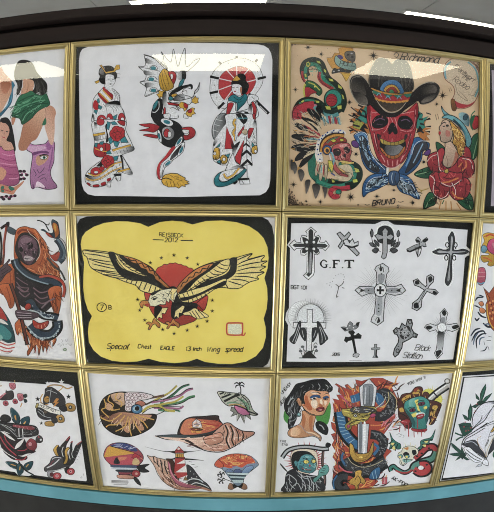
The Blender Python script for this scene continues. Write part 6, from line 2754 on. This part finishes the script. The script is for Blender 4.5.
Art(F22, 'winged_skull_and_snake_drawing', """
@ 380 430 7.057
r e8d858 4 62 85 12 190 350 : 205,170
s A 2 : 115,35 135,25 150,40 130,50
s A 2 : 140,30 170,40 160,55
# snake
s k 24 : 80,290 72,270 95,255 120,275 170,300 210,285 240,250
s 3a8a7c 17 : 80,290 72,270 95,255 120,275 170,300 210,285 240,250
s b83a3c 12 : 110,285 150,300 200,298 235,270
s k 40 : 240,200 290,160 330,125 375,120 395,150 370,200 300,225 245,250 230,280
s b83a3c 32 : 240,200 290,160 330,125 375,120 395,150
s 5a9a8c 32 : 395,150 370,200 300,225 245,250 230,280
s b83a3c 18 : 330,118 378,112
s k 48 : 250,280 280,300 320,295 340,270 320,245 280,250
s c43a3c 40 : 240,275 280,300 320,295 338,270 320,245 280,245
e f0f0f0 20 15 : 288,266
e k 9 6 : 262,185 295,165 330,245 250,290 345,128
# wings
F 3a8a7c 2.5 : 68,15 90,60 120,85 145,100 145,130 120,135 100,120 110,145 85,130 65,135 75,100 60,95 80,80
f e8d878 : 75,95 100,90 95,112
f e8d878 : 85,130 100,110 108,138
s k 4 : 90,70 65,95
s k 4 : 110,90 75,130
s k 4 : 125,100 108,140
F 3a8a7c 2.5 : 390,-5 360,50 310,65 285,80 285,110 265,130 290,135 300,115 310,125 325,100 345,105 350,75 370,70
f e8d878 : 310,80 340,70 330,92
f e8d878 : 300,110 320,95 322,118
s k 4 : 300,80 370,65
s k 4 : 295,100 348,100
# skull
F e0dcc8 2.5 : 150,150 165,125 200,112 245,120 270,145 265,170 240,185 230,210 200,225 175,235 160,250 140,235 140,205 125,190 130,165
f k : 225,145 250,140 258,165 235,178
f d88838 : 170,130 200,120 195,140
F k 2 : 165,165 185,155 205,170 195,190 172,185
F 58a8a0 2 : 130,180 150,172 162,185 148,198
F 58a8a0 2 : 175,180 200,175 208,190 185,200
e Y 8 : 142,188 188,188
f 8ac0b8 : 160,205 200,205 220,215 190,230 165,225
s k 3 : 145,215 160,250 175,245 190,232
s k 3 : 165,210 210,205 228,212
s k 2.5 : 170,205 172,225
s k 2.5 : 185,205 187,225
# lettering
x K 6 24 0.1 1.05 28 AK-POOK : 80,345 
""", 'yellow-eyed winged skull drawing with a red and green snake', lw=2.4)
# ------------------------------------------------------------------ leaves and white veil
LAV = WHITEPAPER
F23.panel('white_border_line', WHITEPAPER, [(461.5, 376), (530, 371), (530, 474), (439.6, 482.6)])
F23.panel('black_inner_border', BLACKMAT, [(463, 377), (530, 372), (530, 472), (441, 480.4)])
F23.panel('white_sheet', WHITEPAPER, [(464.4, 377.6), (530, 374), (530, 469.6), (442.6, 478)])
Art(F23, 'leaf_and_veil_drawing', """
@ 434 372 8.233
P 1f5040 2 : 380,235 378,180 395,140 425,95 428,130 415,180 395,235
P 1f5040 2 : 375,235 345,215 340,175 350,185 372,215
P 1f5040 2 : 395,240 420,205 478,170 460,200 425,240 410,250
P 1f5040 2 : 370,270 340,295 305,285 340,265 365,262
P 1f5040 2 : 280,380 278,320 300,258 315,300 312,360 300,400
P 1f5040 2 : 285,400 250,385 232,345 262,360 285,385
P 1f5040 2 : 200,430 240,415 300,420 310,450 290,500 240,512 215,470
s 2a7a5a 6 : 385,220 405,160 422,115
s 2a7a5a 6 : 292,380 300,300
s 2a7a5a 5 : 400,240 450,195
f 1a3a2c : 360,240 400,235 420,255 380,270 350,270
e c83a4a 5 : 352,262 330,330 338,318 255,410 240,452 300,455 260,480
F e8e6f0 2.5 : 494,235 430,245 380,270 345,315 320,360 312,410 320,440 300,460 270,512 494,512 494,240
h 6a6c78 e8e6f0 : 494,240 440,250 494,236 430,246 400,262 450,255 494,262
s k 5 : 494,240 430,248 380,272 345,315 320,360 312,415
s k 5 : 500,262 455,330 410,400 340,450 290,500
s k 4 : 395,355 385,390 350,430 310,470
s a8a8b8 5 : 480,290 430,350 370,420
s k 4 : 494,400 430,430 380,460
f 5a5c64 : 430,450 494,420 494,470 445,500 420,480
E d8b048 26 26 0 4 : 468,468
e 8a5a18 12 : 470,468
s k 2.5 : 455,460 480,475
@ 434 425 7.877
P 1f5040 2 : 210,0 250,10 300,15 295,50 250,80 235,90 215,60 200,20
s 1f5040 12 : 165,60 200,75 230,80
s 1f5040 12 : 170,120 200,100 230,90
e c83a4a 5 : 235,12 290,20 270,40 250,45
P 1f5040 2 : 235,230 200,190 160,155 125,130 140,170 180,205 215,235
P 1f5040 2 : 235,240 190,215 110,225 150,240 200,245
P 1f5040 2 : 225,240 200,262 165,280 190,250
P 1f5040 2 : 240,225 225,190 215,170 210,200 225,230
P 1f5040 2 : 235,240 270,265 280,272 255,275 235,262
P 1a3a2c 1 : 205,225 245,215 250,240 220,270 205,245
s e8e8f0 2 : 125,125 145,172 180,210
s e8e8f0 2 : 100,225 190,212
# body in a white gown
F e8e6f0 2.5 : 470,-10 440,60 420,120 400,180 410,262 390,280 330,262 290,240 250,200 225,180 215,150 240,100 300,60 370,20
F 3c3c44 2.5 : 220,150 250,130 310,115 340,135 360,180 395,225 405,262 360,240 300,190 250,165
s c8ccd8 5 : 240,140 300,130 340,160
F f0f0f6 2.5 : 235,175 270,170 320,205 380,245 420,275 425,318 395,310 370,290 320,290 270,250 245,210
s k 4 : 250,190 310,235 375,272
s k 4 : 250,215 310,262 365,285
s k 4 : 290,180 340,225 400,265
s k 4 : 240,170 280,170
F f0f0f6 2.5 : 395,270 420,275 425,315 395,310 380,295
P c8ccd8 2.5 : 380,300 345,310 325,330 370,320
s c8a048 3 : 370,85 340,110 350,150 385,200 408,250
s c8a048 3 : 410,250 420,190 470,90
s k 4 : 465,100 445,190 410,265
F 3c3c44 2.5 : 494,80 455,140 435,190 425,230 470,190 494,150
s k 5 : 215,150 240,100 300,60 370,15 420,-20
s k 4 : 230,160 250,110 320,70 400,20
s k 3.5 : 405,165 420,140 430,110
F 2f7a5a 2 : 465,215 494,200 494,250 465,250
""", 'white veil drawing with gold trim beside pointed green leaves', lw=2.4)
